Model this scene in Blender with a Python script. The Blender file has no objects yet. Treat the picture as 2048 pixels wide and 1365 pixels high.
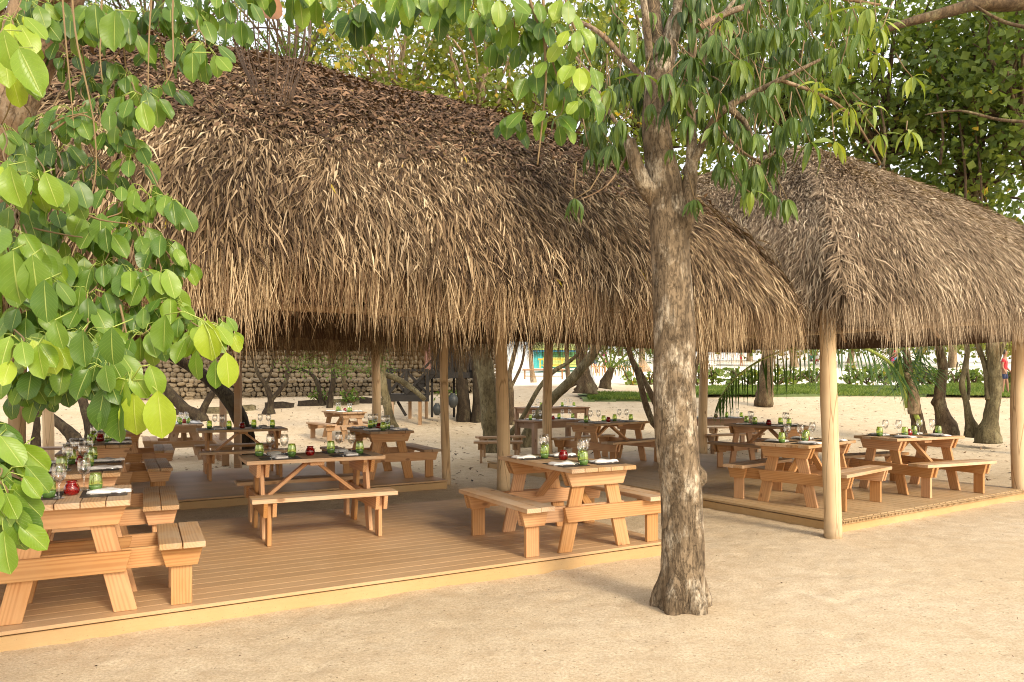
import bpy, math, random
import numpy as np
from mathutils import Vector, Matrix

# ------------------------------------------------------------------ camera, world, sun, exposure
SC = bpy.context.scene
COL = SC.collection
F = 1490.0          # focal length in pixels of the 2048 px wide photograph
YH = 765.0          # horizon row
HC = 1.65           # eye height
DK = 0.13           # deck surface height
cam_d = bpy.data.cameras.new('camera')
cam = bpy.data.objects.new('camera', cam_d); COL.objects.link(cam)
cam.location = (0, 0, HC); cam.rotation_euler = (math.radians(90), 0, 0)
cam_d.sensor_width = 36; cam_d.lens = 36 * F / 2048
cam_d.shift_y = (YH - 682.5) / 2048
cam_d.clip_end = 1000; cam_d.clip_start = 0.05
SC.camera = cam

SUN_DIR = Vector((-0.60, 0.80, 0)).normalized()
SUN_EL = math.radians(29)
w = bpy.data.worlds.new('World'); SC.world = w; w.use_nodes = True
nt = w.node_tree; bg = nt.nodes['Background']
sky = nt.nodes.new('ShaderNodeTexSky'); sky.sky_type = 'NISHITA'; sky.sun_disc = False
sky.sun_elevation = SUN_EL; sky.sun_rotation = math.radians(141); sky.dust_density = 3.0
add = nt.nodes.new('ShaderNodeVectorMath'); add.operation = 'ADD'
add.inputs[1].default_value = (7.4, 6.9, 6.2)      # bright white cloud cover over the sky
nt.links.new(sky.outputs[0], add.inputs[0]); nt.links.new(add.outputs[0], bg.inputs[0])
bg.inputs[1].default_value = 0.13
sd = bpy.data.lights.new('sun', 'SUN'); sd.energy = 2.6; sd.angle = math.radians(12); sd.color = (1.0, 0.86, 0.66)
so = bpy.data.objects.new('sun', sd); COL.objects.link(so)
so.rotation_euler = (SUN_DIR * math.cos(SUN_EL) + Vector((0, 0, -math.sin(SUN_EL)))).to_track_quat('-Z', 'Y').to_euler()
SC.view_settings.view_transform = 'Standard'; SC.view_settings.look = 'None'
SC.view_settings.exposure = 0.2; SC.view_settings.gamma = 1.0
SC.cycles.use_denoising = True; SC.cycles.filter_width = 1.0
try: SC.cycles.denoising_prefilter = 'ACCURATE'
except Exception: pass
SC.cycles.max_bounces = 8; SC.cycles.transparent_max_bounces = 24
SC.cycles.diffuse_bounces = 6

# ------------------------------------------------------------------ helpers
rng = np.random.default_rng(7)
random.seed(7)
U = random.uniform

def P(px, py, d):
    return Vector(((px - 1024) / F * d, d, HC - (py - YH) / F * d))
CE, SE = math.cos(math.radians(29.4)), math.sin(math.radians(29.4))
def EN(e, n, z=0.0):
    return Vector((e * CE - n * SE, e * SE + n * CE, z))

def vnoise(x, y, seed=0):
    xi = np.floor(x).astype(np.int64); yi = np.floor(y).astype(np.int64)
    xf = x - xi; yf = y - yi
    def h(a, b):
        n = (a * 374761393 + b * 668265263 + seed * 974634777) & 0xffffffff
        n = ((n ^ (n >> 13)) * 1274126177) & 0xffffffff
        return ((n ^ (n >> 16)) & 0xffff) / 65535.0
    u = xf * xf * (3 - 2 * xf); v = yf * yf * (3 - 2 * yf)
    return (h(xi, yi) * (1 - u) + h(xi + 1, yi) * u) * (1 - v) + (h(xi, yi + 1) * (1 - u) + h(xi + 1, yi + 1) * u) * v

_PY = [0, 18, 20.5, 24, 27, 30, 35, 40, 60, 90, 150, 400]
_PZ = [0, 0, 0.06, 0.46, 0.86, 1.14, 1.48, 1.70, 2.75, 4.25, 7.3, 9.0]
def zt(x, y):
    return float(np.interp(y, _PY, _PZ))

def tag(o, label=None, cat=None, group=None, kind=None):
    if label: o['label'] = label
    if cat: o['category'] = cat
    if group: o['group'] = group
    if kind: o['kind'] = kind
    return o

def empty(name, loc, rz=0.0, label=None, cat=None, group=None):
    o = bpy.data.objects.new(name, None); COL.objects.link(o)
    o.empty_display_size = 0.1
    o.location = loc; o.rotation_euler = (0, 0, rz)
    o['_m'] = 0
    del o['_m']
    return tag(o, label, cat, group)

def link(name, me, mat=None, parent=None, mw=None):
    o = bpy.data.objects.new(name, me); COL.objects.link(o)
    if mat is not None and not me.materials: me.materials.append(mat)
    if parent is not None:
        o.parent = parent
    if mw is not None: o.matrix_local = mw
    return o

def npmesh(name, V, Fc, mat=None, tint=None, uv=None, smooth=False, mi=None):
    V = np.asarray(V, dtype=np.float32).reshape(-1, 3); Fc = np.asarray(Fc, dtype=np.int32)
    me = bpy.data.meshes.new(name)
    k = Fc.shape[1]; m = Fc.shape[0]
    me.vertices.add(len(V)); me.vertices.foreach_set('co', V.ravel())
    me.loops.add(m * k); me.loops.foreach_set('vertex_index', Fc.ravel())
    me.polygons.add(m); me.polygons.foreach_set('loop_start', np.arange(0, m * k, k, dtype=np.int32))
    if smooth: me.polygons.foreach_set('use_smooth', np.ones(m, dtype=bool))
    if mi is not None: me.polygons.foreach_set('material_index', np.asarray(mi, dtype=np.int32))
    if tint is not None:
        a = me.attributes.new('tint', 'FLOAT', 'POINT'); a.data.foreach_set('value', np.asarray(tint, dtype=np.float32))
    if uv is not None:
        l = me.uv_layers.new(name='uv'); l.data.foreach_set('uv', np.asarray(uv, dtype=np.float32)[Fc.ravel()].ravel())
    me.update(calc_edges=True)
    if mat is not None:
        for q in (mat if isinstance(mat, (list, tuple)) else [mat]): me.materials.append(q)
    return me

class MB:
    """collects quads and triangles of one mesh"""
    def __init__(s): s.v = []; s.f = []; s.m = []; s.sm = []
    def add(s, vs, fs, M=None, mi=0, smooth=False):
        b = len(s.v)
        for p in vs:
            p = Vector(p)
            s.v.append(tuple(M @ p) if M is not None else tuple(p))
        for f in fs:
            s.f.append([b + i for i in f]); s.m.append(mi); s.sm.append(smooth)
    def box(s, c, d, M=None, mi=0, taper=0.0, shear=0.0):
        x, y, z = d[0] / 2, d[1] / 2, d[2] / 2
        vs = []
        for sx in (-1, 1):
            for sy in (-1, 1):
                for sz in (-1, 1):
                    vs.append((c[0] + sx * x, c[1] + sy * y, c[2] + sz * z))
        s.add(vs, [(0, 1, 3, 2), (4, 6, 7, 5), (0, 4, 5, 1), (2, 3, 7, 6), (0, 2, 6, 4), (1, 5, 7, 3)], M, mi)
    def tube(s, pts, rad, seg=8, mi=0, cap=True, rough=0.0, seed=0, flat=1.0):
        pts = [Vector(p) for p in pts]; n = len(pts); b = len(s.v)
        prev = None
        for i, p in enumerate(pts):
            t = (pts[min(i + 1, n - 1)] - pts[max(i - 1, 0)])
            if t.length < 1e-9: t = Vector((0, 0, 1))
            t.normalize()
            if prev is None:
                a = t.cross(Vector((0, 1, 0)))
                if a.length < 0.1: a = t.cross(Vector((1, 0, 0)))
            else:
                a = prev - t * prev.dot(t)
            a.normalize(); prev = a; c = t.cross(a)
            r = rad[i] if hasattr(rad, '__len__') else rad
            for j in range(seg):
                an = 2 * math.pi * j / seg
                rr = r
                if rough:
                    ph = seed * 1.7
                    rr *= 1 + rough * (math.sin(an * 3 + ph + i * 0.55) * 0.5 + math.sin(an * 5 - i * 0.9 + ph * 2) * 0.3 + math.sin(i * 1.9 + an * 2 + ph) * 0.35)
                s.v.append(tuple(p + a * math.cos(an) * rr + c * math.sin(an) * rr * flat))
        for i in range(n - 1):
            for j in range(seg):
                s.f.append([b + i * seg + j, b + i * seg + (j + 1) % seg, b + (i + 1) * seg + (j + 1) % seg, b + (i + 1) * seg + j])
                s.m.append(mi); s.sm.append(True)
        if cap:
            s.f.append([b + j for j in range(seg)][::-1]); s.m.append(mi); s.sm.append(False)
            s.f.append([b + (n - 1) * seg + j for j in range(seg)]); s.m.append(mi); s.sm.append(False)
    def lathe(s, prof, seg=20, mi=0, M=None):
        b = len(s.v)
        for r, z in prof:
            for j in range(seg):
                an = 2 * math.pi * j / seg
                p = Vector((r * math.cos(an), r * math.sin(an), z))
                s.v.append(tuple(M @ p) if M is not None else tuple(p))
        for i in range(len(prof) - 1):
            for j in range(seg):
                s.f.append([b + i * seg + j, b + i * seg + (j + 1) % seg, b + (i + 1) * seg + (j + 1) % seg, b + (i + 1) * seg + j])
                s.m.append(mi); s.sm.append(True)
    def mesh(s, name, mats=None):
        me = bpy.data.meshes.new(name)
        me.from_pydata(s.v, [], s.f)
        me.polygons.foreach_set('material_index', s.m); me.polygons.foreach_set('use_smooth', s.sm)
        me.update()
        if mats:
            for q in (mats if isinstance(mats, (list, tuple)) else [mats]): me.materials.append(q)
        return me

def smooth_path(pts, rad, k=5):
    """Catmull-Rom through pts"""
    pts = [Vector(p) for p in pts]; n = len(pts); o = []; r = []
    for i in range(n - 1):
        p0 = pts[max(i - 1, 0)]; p1 = pts[i]; p2 = pts[i + 1]; p3 = pts[min(i + 2, n - 1)]
        for j in range(k):
            t = j / k
            o.append(0.5 * ((2 * p1) + (p2 - p0) * t + (2 * p0 - 5 * p1 + 4 * p2 - p3) * t * t + (3 * p1 - p0 - 3 * p2 + p3) * t ** 3))
            r.append(rad[i] * (1 - t) + rad[i + 1] * t)
    o.append(pts[-1]); r.append(rad[-1])
    return o, r

# ------------------------------------------------------------------ materials
class NT:
    def __init__(s, name):
        s.mat = bpy.data.materials.new(name); s.mat.use_nodes = True
        s.t = s.mat.node_tree; s.b = s.t.nodes['Principled BSDF']
    def n(s, ty, **kw):
        x = s.t.nodes.new('ShaderNode' + ty)
        for k, v in kw.items():
            if k.startswith('i_'):
                k = k[2:]
                x.inputs[int(k) if k.isdigit() else k.replace('_', ' ')].default_value = v
            else: setattr(x, k, v)
        return x
    def l(s, a, b): s.t.links.new(a, b)
    def ramp(s, src, stops, interp='LINEAR'):
        r = s.n('ValToRGB'); e = r.color_ramp.elements; r.color_ramp.interpolation = interp
        while len(e) < len(stops): e.new(0.5)
        for q, (p, c) in zip(e, stops):
            q.position = p; q.color = (c, c, c, 1) if not hasattr(c, '__len__') else (*c, 1)
        s.l(src, r.inputs[0]); return r.outputs[0]
    def mix(s, fac, a, b, mode='MIX'):
        m = s.n('Mix', data_type='RGBA', blend_type=mode)
        for sock, v in ((m.inputs[0], fac), (m.inputs[6], a), (m.inputs[7], b)):
            if hasattr(v, 'links') or isinstance(v, bpy.types.NodeSocket): s.l(v, sock)
            elif hasattr(v, '__len__'): sock.default_value = (*v, 1)
            else: sock.default_value = v
        return m.outputs[2]
    def math(s, op, a, b=None):
        m = s.n('Math', operation=op)
        for i, v in enumerate((a, b)):
            if v is None: continue
            if isinstance(v, bpy.types.NodeSocket): s.l(v, m.inputs[i])
            else: m.inputs[i].default_value = v
        return m.outputs[0]
    def bump(s, h, strength=0.4, dist=0.01, normal=None):
        b = s.n('Bump'); b.inputs['Strength'].default_value = strength; b.inputs['Distance'].default_value = dist
        s.l(h, b.inputs['Height'])
        if normal is not None: s.l(normal, b.inputs['Normal'])
        return b.outputs[0]
    def coords(s, kind='Object', scale=(1, 1, 1), rnd=0.0):
        tc = s.n('TexCoord'); out = tc.outputs[kind]
        if rnd:
            oi = s.n('ObjectInfo'); cm = s.n('CombineXYZ')
            s.l(s.math('MULTIPLY', oi.outputs['Random'], rnd), cm.inputs[0])
            s.l(s.math('MULTIPLY', oi.outputs['Random'], rnd * 0.013), cm.inputs[1])
            s.l(s.math('MULTIPLY', oi.outputs['Random'], -rnd * 0.009), cm.inputs[2])
            v = s.n('VectorMath', operation='ADD'); s.l(out, v.inputs[0]); s.l(cm.outputs[0], v.inputs[1]); out = v.outputs[0]
        mp = s.n('Mapping'); mp.inputs['Scale'].default_value = scale; s.l(out, mp.inputs[0])
        return mp.outputs[0]
    def noise(s, vec, scale, detail=4, rough=0.6, out='Fac', dist=0.0):
        n = s.n('TexNoise'); n.inputs['Scale'].default_value = scale; n.inputs['Detail'].default_value = detail
        n.inputs['Roughness'].default_value = rough; n.inputs['Distortion'].default_value = dist
        s.l(vec, n.inputs['Vector']); return n.outputs[out]
    def vor(s, vec, scale, feature='F1', out='Distance'):
        n = s.n('TexVoronoi', feature=feature); n.inputs['Scale'].default_value = scale
        s.l(vec, n.inputs['Vector']); return n.outputs[out]

def wood(name, light, dark, grey, grey_amt=0.25, rough=0.65):
    t = NT(name)
    v = t.coords('Object', (0.16, 1, 1), 9.0)
    w = t.n('TexWave', wave_type='RINGS', rings_direction='X'); t.l(v, w.inputs[0])
    w.inputs['Scale'].default_value = 17; w.inputs['Distortion'].default_value = 7.5
    w.inputs['Detail'].default_value = 2; w.inputs['Detail Scale'].default_value = 0.3
    g = t.ramp(w.outputs['Fac'], [(0.30, 0.0), (0.95, 0.72)])
    v2 = t.coords('Object', (3, 60, 60), 9.0)
    fine = t.noise(v2, 3.0, 3)
    c = t.mix(g, light, dark)
    c = t.mix(t.math('MULTIPLY', fine, 0.5), c, dark)
    v3 = t.coords('Object', (1, 2, 2), 5.0)
    big = t.ramp(t.noise(v3, 2.2, 4), [(0.38, 0.0), (0.62, 1.0)])
    c = t.mix(t.math('MULTIPLY', big, grey_amt), c, grey)
    oi = t.n('ObjectInfo')
    hv = t.n('HueSaturation'); t.l(c, hv.inputs['Color'])
    t.l(t.math('ADD', t.math('MULTIPLY', oi.outputs['Random'], 0.34), 0.83), hv.inputs['Value'])
    t.l(t.math('ADD', t.math('MULTIPLY', oi.outputs['Random'], -0.2), 1.1), hv.inputs['Saturation'])
    kn = t.vor(t.coords('Object', (3.2, 6, 6), 7.0), 1.0)
    kk = t.ramp(kn, [(0.08, 1.0), (0.15, 0.0)])
    c2 = t.mix(t.math('MULTIPLY', kk, 0.7), hv.outputs[0], (dark[0] * 0.45, dark[1] * 0.4, dark[2] * 0.4))
    t.l(c2, t.b.inputs['Base Color']); t.b.inputs['Roughness'].default_value = rough
    t.l(t.bump(g, 0.12, 0.002, t.bump(fine, 0.25, 0.002)), t.b.inputs['Normal'])
    return t.mat

M = {}
M['pine'] = wood('pine', (0.60, 0.330, 0.138), (0.40, 0.175, 0.062), (0.55, 0.36, 0.19), 0.35)
M['pine_top'] = wood('pine_top', (0.60, 0.375, 0.185), (0.40, 0.215, 0.095), (0.54, 0.42, 0.29), 0.65, 0.75)
M['pine_old'] = wood('pine_old', (0.50, 0.31, 0.165), (0.30, 0.165, 0.08), (0.42, 0.31, 0.21), 0.6, 0.8)
M['dark_wood'] = wood('dark_wood', (0.34, 0.195, 0.11), (0.19, 0.10, 0.055), (0.32, 0.23, 0.16), 0.5, 0.7)
M['black_wood'] = wood('black_wood', (0.020, 0.016, 0.013), (0.010, 0.008, 0.007), (0.030, 0.026, 0.020), 0.5, 0.8)

def deckmat(name, a, b, dusty):
    t = NT(name)
    f = t.noise(t.coords('Object', (2, 50, 50), 9.0), 2.0, 4)
    c = t.mix(f, a, b)
    tc = t.n('NewGeometry')
    d = t.ramp(t.noise(tc.outputs['Position'], 1.4, 6, 0.65), [(0.42, 0.0), (0.72, 1.0)])
    c = t.mix(t.math('MULTIPLY', d, 0.55), c, dusty)
    sp = t.ramp(t.noise(tc.outputs['Position'], 90, 2), [(0.66, 0.0), (0.74, 1.0)])
    c = t.mix(t.math('MULTIPLY', sp, 0.5), c, (0.10, 0.055, 0.03))
    oi = t.n('ObjectInfo'); hv = t.n('HueSaturation'); t.l(c, hv.inputs['Color'])
    t.l(t.math('ADD', t.math('MULTIPLY', oi.outputs['Random'], 0.16), 0.92), hv.inputs['Value'])
    t.l(hv.outputs[0], t.b.inputs['Base Color']); t.b.inputs['Roughness'].default_value = 0.6
    t.l(t.bump(f, 0.3, 0.002), t.b.inputs['Normal'])
    return t.mat
M['deck'] = deckmat('deck_board', (0.56, 0.36, 0.185), (0.46, 0.28, 0.135), (0.62, 0.43, 0.25))
M['deck_tan'] = deckmat('deck_board_tan', (0.52, 0.355, 0.18), (0.42, 0.275, 0.13), (0.60, 0.45, 0.27))
M['fascia'] = deckmat('fascia', (0.52, 0.34, 0.15), (0.44, 0.275, 0.12), (0.56, 0.41, 0.22))

def simple(name, c, rough=0.6, var=0.15, scale=8.0, metal=0.0, bump=0.0):
    t = NT(name)
    n = t.noise(t.coords('Object', (1, 1, 1), 5.0), scale, 4)
    col = t.mix(n, tuple(x * (1 - var) for x in c), tuple(min(1, x * (1 + var)) for x in c))
    t.l(col, t.b.inputs['Base Color']); t.b.inputs['Roughness'].default_value = rough
    t.b.inputs['Metallic'].default_value = metal
    if bump: t.l(t.bump(n, bump, 0.01), t.b.inputs['Normal'])
    return t.mat

# sand
def sandmat():
    t = NT('sand'); g = t.n('NewGeometry'); pos = g.outputs['Position']
    big = t.ramp(t.noise(pos, 0.55, 5, 0.6), [(0.35, 0.0), (0.7, 1.0)])
    c = t.mix(big, (0.70, 0.565, 0.375), (0.80, 0.675, 0.485))
    mid = t.ramp(t.noise(pos, 5.0, 6, 0.7), [(0.4, 0.0), (0.65, 1.0)])
    c = t.mix(t.math('MULTIPLY', mid, 0.55), c, (0.54, 0.40, 0.245))
    gr = t.ramp(t.noise(pos, 60, 3, 0.75), [(0.40, 0.0), (0.60, 1.0)])
    c = t.mix(t.math('MULTIPLY', gr, 0.5), c, (0.40, 0.28, 0.16))
    sp = t.ramp(t.noise(pos, 26, 3, 0.6), [(0.63, 0.0), (0.70, 1.0)])
    c = t.mix(t.math('MULTIPLY', sp, 0.55), c, (0.20, 0.13, 0.07))
    # sunlit beach put into a whiter sand colour far away (y > 36), leaf litter in the middle
    sx = t.n('SeparateXYZ'); t.l(pos, sx.inputs[0])
    yy = t.math('ADD', sx.outputs[1], t.math('MULTIPLY', t.noise(pos, 0.3, 3), 4.0))
    far = t.ramp(t.math('DIVIDE', yy, 100.0), [(0.355, 0.0), (0.40, 1.0)])
    c = t.mix(far, c, (0.86, 0.80, 0.68))
    t.l(c, t.b.inputs['Base Color']); t.b.inputs['Roughness'].default_value = 0.9
    t.b.inputs['Specular IOR Level'].default_value = 0.2
    b1 = t.bump(t.noise(pos, 55, 5, 0.8), 0.9, 0.008)
    b2 = t.bump(t.noise(pos, 14, 8, 0.7), 0.35, 0.03, b1)
    t.l(b2, t.b.inputs['Normal'])
    return t.mat
M['sand'] = sandmat()

def barkmat(name, base, dark, patch, patch_amt=0.5, scale=9.0, ground=True):
    t = NT(name); v = t.coords('Object', (1, 1, 0.38))
    wob = t.noise(v, 4.0, 3, out='Color')
    vm = t.n('VectorMath', operation='MULTIPLY_ADD'); t.l(wob, vm.inputs[0]); vm.inputs[1].default_value = (0.2, 0.2, 0.2); t.l(v, vm.inputs[2])
    rn = t.noise(t.coords('Object', (1, 1, 0.22)), scale * 1.7, 6, 0.65, dist=0.8)
    crack = t.ramp(t.math('ABSOLUTE', t.math('SUBTRACT', rn, 0.5)), [(0.0, 1.0), (0.035, 0.0)])
    fk = t.noise(t.coords('Object', (1, 1, 0.7)), scale * 3.2, 5, 0.6)
    n1 = t.noise(v, scale * 1.1, 8, 0.75)
    c = t.mix(t.ramp(n1, [(0.34, 0.0), (0.60, 1.0)]), dark, base)
    c = t.mix(t.ramp(fk, [(0.36, 0.55), (0.46, 0.0)]), c, tuple(x * 0.6 for x in dark))
    pt = t.ramp(t.noise(t.coords('Object', (1, 1, 0.6)), scale * 0.62, 5, 0.62), [(0.50, 0.0), (0.60, 1.0)])
    sp = t.ramp(t.noise(v, scale * 5, 4, 0.7), [(0.35, 0.0), (0.6, 1.0)])
    c = t.mix(t.math('MULTIPLY', t.math('MULTIPLY', pt, sp), patch_amt), c, patch)
    c = t.mix(t.math('MULTIPLY', crack, 0.5), c, tuple(x * 0.4 for x in dark))
    t.l(c, t.b.inputs['Base Color']); t.b.inputs['Roughness'].default_value = 0.9
    t.b.inputs['Specular IOR Level'].default_value = 0.25
    h = t.math('SUBTRACT', t.math('ADD', n1, t.math('MULTIPLY', fk, 0.5)), t.math('MULTIPLY', crack, 0.3))
    t.l(t.bump(h, 0.75, 0.02), t.b.inputs['Normal'])
    return t.mat
M['bark_main'] = barkmat('bark_main', (0.27, 0.20, 0.125), (0.070, 0.048, 0.028), (0.66, 0.57, 0.43), 0.7, 10)
M['bark_left'] = barkmat('bark_left', (0.32, 0.22, 0.13), (0.13, 0.075, 0.04), (0.5, 0.42, 0.32), 0.5, 8)
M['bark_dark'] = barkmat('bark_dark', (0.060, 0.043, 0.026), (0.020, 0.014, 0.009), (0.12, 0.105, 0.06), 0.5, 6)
M['bark_mid'] = barkmat('bark_mid', (0.16, 0.11, 0.062), (0.055, 0.036, 0.020), (0.30, 0.27, 0.15), 0.5, 5)
M['bark_moss'] = barkmat('bark_moss', (0.20, 0.165, 0.085), (0.08, 0.062, 0.032), (0.34, 0.30, 0.18), 0.6, 5)
M['bark_pale'] = barkmat('bark_pale', (0.40, 0.30, 0.19), (0.20, 0.13, 0.07), (0.5, 0.42, 0.3), 0.5, 3)

def postmat():
    t = NT('post_wood'); v = t.coords('Object', (6, 6, 0.5), 7.0)
    n = t.noise(v, 2.5, 5, 0.6)
    c = t.mix(n, (0.60, 0.42, 0.235), (0.74, 0.56, 0.34))
    b = t.ramp(t.noise(t.coords('Object', (1, 1, 0.6), 7.0), 2.5, 4), [(0.45, 0.0), (0.7, 1.0)])
    c = t.mix(t.math('MULTIPLY', b, 0.5), c, (0.48, 0.30, 0.15))
    cr = t.ramp(t.vor(t.coords('Object', (3, 3, 0.22), 7.0), 3.2, 'DISTANCE_TO_EDGE'), [(0.0, 1.0), (0.035, 0.0)])
    c = t.mix(t.math('MULTIPLY', cr, 0.75), c, (0.25, 0.14, 0.06))
    kn = t.ramp(t.vor(t.coords('Object', (3, 3, 1.5), 7.0), 1.3), [(0.05, 1.0), (0.10, 0.0)])
    c = t.mix(t.math('MULTIPLY', kn, 0.75), c, (0.20, 0.10, 0.045))
    tz = t.n('TexCoord'); sz = t.n('SeparateXYZ'); t.l(tz.outputs['Object'], sz.inputs[0])
    dz = t.ramp(t.math('ADD', sz.outputs[2], t.math('MULTIPLY', t.noise(t.coords('Object'), 9, 4), 0.35)), [(0.18, 0.7), (0.42, 0.0)])
    c = t.mix(dz, c, (0.40, 0.31, 0.20))
    t.l(c, t.b.inputs['Base Color']); t.b.inputs['Roughness'].default_value = 0.65
    t.l(t.bump(t.math('SUBTRACT', n, cr), 0.3, 0.01), t.b.inputs['Normal'])
    return t.mat
M['post'] = postmat()

def tintmat(name, stops, rough=0.7, trans=0.0, vein=False, spec=0.3, back=None):
    t = NT(name)
    a = t.n('Attribute', attribute_name='tint')
    c = t.ramp(a.outputs['Fac'], stops)
    if vein:
        uv = t.n('UVMap'); s = t.n('SeparateXYZ'); t.l(uv.outputs[0], s.inputs[0])
        du = t.math('ABSOLUTE', t.math('SUBTRACT', s.outputs[0], 0.5))
        mid = t.ramp(du, [(0.012, 1.0), (0.03, 0.0)])
        ph = t.math('SUBTRACT', t.math('MULTIPLY', s.outputs[1], 10.0), t.math('MULTIPLY', du, 6.0))
        sv = t.ramp(t.math('ABSOLUTE', t.math('SUBTRACT', t.math('FRACT', ph), 0.5)), [(0.0, 1.0), (0.07, 0.0)])
        n = t.noise(t.coords('Object', (1, 1, 1), 4.0), 14, 3)
        c = t.mix(t.math('MULTIPLY', n, 0.25), c, (0.02, 0.06, 0.01))
        lt = t.mix(0.5, c, (0.55, 0.62, 0.18))
        c = t.mix(t.math('MAXIMUM', mid, t.math('MULTIPLY', sv, 0.28)), c, lt)
        t.l(t.bump(t.math('ADD', mid, t.math('MULTIPLY', sv, 0.5)), 0.35, 0.004), t.b.inputs['Normal'])
    else:
        g = t.n('NewGeometry')
        n = t.noise(g.outputs['Position'], 7.0, 3)
        c = t.mix(t.ramp(n, [(0.3, 0.0), (0.7, 0.35)]), c, t.mix(1.0, c, (0.45, 0.42, 0.38), 'MULTIPLY'))
    t.l(c, t.b.inputs['Base Color']); t.b.inputs['Roughness'].default_value = rough
    t.b.inputs['Specular IOR Level'].default_value = spec
    if trans:
        tr = t.n('BsdfTranslucent')
        cc = t.mix(1.0, c, (1.35, 1.25, 0.55), 'MULTIPLY'); t.l(cc, tr.inputs[0])
        ms = t.n('MixShader'); ms.inputs[0].default_value = trans
        t.l(t.b.outputs[0], ms.inputs[1]); t.l(tr.outputs[0], ms.inputs[2])
        t.l(ms.outputs[0], t.t.nodes['Material Output'].inputs[0])
    return t.mat

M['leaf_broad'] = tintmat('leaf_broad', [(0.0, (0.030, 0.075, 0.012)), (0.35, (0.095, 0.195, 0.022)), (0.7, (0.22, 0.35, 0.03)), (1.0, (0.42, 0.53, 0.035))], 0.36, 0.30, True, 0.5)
M['leaf_lance'] = tintmat('leaf_lance', [(0.0, (0.045, 0.090, 0.020)), (0.5, (0.12, 0.205, 0.036)), (0.85, (0.24, 0.33, 0.05)), (1.0, (0.42, 0.50, 0.06))], 0.42, 0.35, True, 0.45)
M['leaf_far'] = tintmat('leaf_far', [(0.0, (0.08, 0.12, 0.025)), (0.5, (0.20, 0.26, 0.05)), (0.85, (0.38, 0.41, 0.08)), (1.0, (0.62, 0.46, 0.06))], 0.5, 0.5, False, 0.35)
M['leaf_grape'] = tintmat('leaf_grape', [(0.0, (0.06, 0.11, 0.028)), (0.5, (0.14, 0.215, 0.045)), (0.9, (0.30, 0.385, 0.08)), (1.0, (0.55, 0.40, 0.05))], 0.45, 0.45, False, 0.4)
M['leaf_fine'] = tintmat('leaf_fine', [(0.0, (0.04, 0.09, 0.02)), (0.6, (0.11, 0.20, 0.035)), (1.0, (0.24, 0.33, 0.06))], 0.5, 0.4, False, 0.3)
M['palm'] = tintmat('palm_leaf', [(0.0, (0.035, 0.085, 0.02)), (0.7, (0.10, 0.19, 0.04)), (1.0, (0.28, 0.33, 0.07))], 0.4, 0.3, False, 0.5)
M['grass'] = tintmat('grass_blade', [(0.0, (0.06, 0.12, 0.02)), (0.6, (0.16, 0.25, 0.04)), (1.0, (0.34, 0.38, 0.10))], 0.6, 0.3)
M['thatch'] = tintmat('thatch', [(0.0, (0.050, 0.030, 0.017)), (0.35, (0.17, 0.110, 0.060)), (0.7, (0.38, 0.270, 0.155)), (0.97, (0.68, 0.53, 0.34)), (1.0, (0.55, 0.42, 0.05))], 0.8, 0.08, False, 0.2)
M['thatch_litter_shaded'] = tintmat('thatch_litter_shaded', [(0.0, (0.035, 0.020, 0.012)), (0.4, (0.11, 0.063, 0.034)), (0.8, (0.25, 0.150, 0.085)), (0.98, (0.48, 0.31, 0.19)), (1.0, (0.30, 0.28, 0.05))], 0.8, 0.05, False, 0.25)  # dead-leaf browns, deepened to stand in for tree shade on the upper roof
M['thatch_grey'] = tintmat('thatch_grey', [(0.0, (0.075, 0.048, 0.028)), (0.35, (0.22, 0.155, 0.095)), (0.7, (0.42, 0.315, 0.205)), (1.0, (0.66, 0.54, 0.38))], 0.8, 0.08, False, 0.2)
M['thatch_fringe'] = tintmat('thatch_fringe', [(0.0, (0.10, 0.052, 0.024)), (0.4, (0.20, 0.130, 0.070)), (0.8, (0.42, 0.305, 0.175)), (1.0, (0.62, 0.49, 0.31))], 0.8, 0.1, False, 0.2)
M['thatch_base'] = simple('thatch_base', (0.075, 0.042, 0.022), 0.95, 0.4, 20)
M['twig'] = simple('twig', (0.22, 0.15, 0.07), 0.8, 0.3, 20)
M['petiole'] = simple('petiole', (0.30, 0.38, 0.07), 0.5, 0.2, 20)
M['rattan'] = simple('rattan', (0.10, 0.062, 0.036), 0.6, 0.3, 30)
M['mat'] = simple('placemat', (0.055, 0.036, 0.024), 0.55, 0.5, 60)
M['napkin'] = simple('napkin', (0.82, 0.80, 0.78), 0.85, 0.04, 30, 0, 0.1)
M['steel'] = simple('steel', (0.7, 0.68, 0.65), 0.22, 0.05, 10, 1.0)
M['urn'] = simple('urn_clay', (0.035, 0.04, 0.04), 0.5, 0.4, 12)
M['white'] = simple('white_paint', (0.80, 0.79, 0.75), 0.5, 0.05)
M['soil'] = simple('soil_mound', (0.42, 0.29, 0.17), 0.95, 0.3, 6, 0, 0.5)

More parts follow.
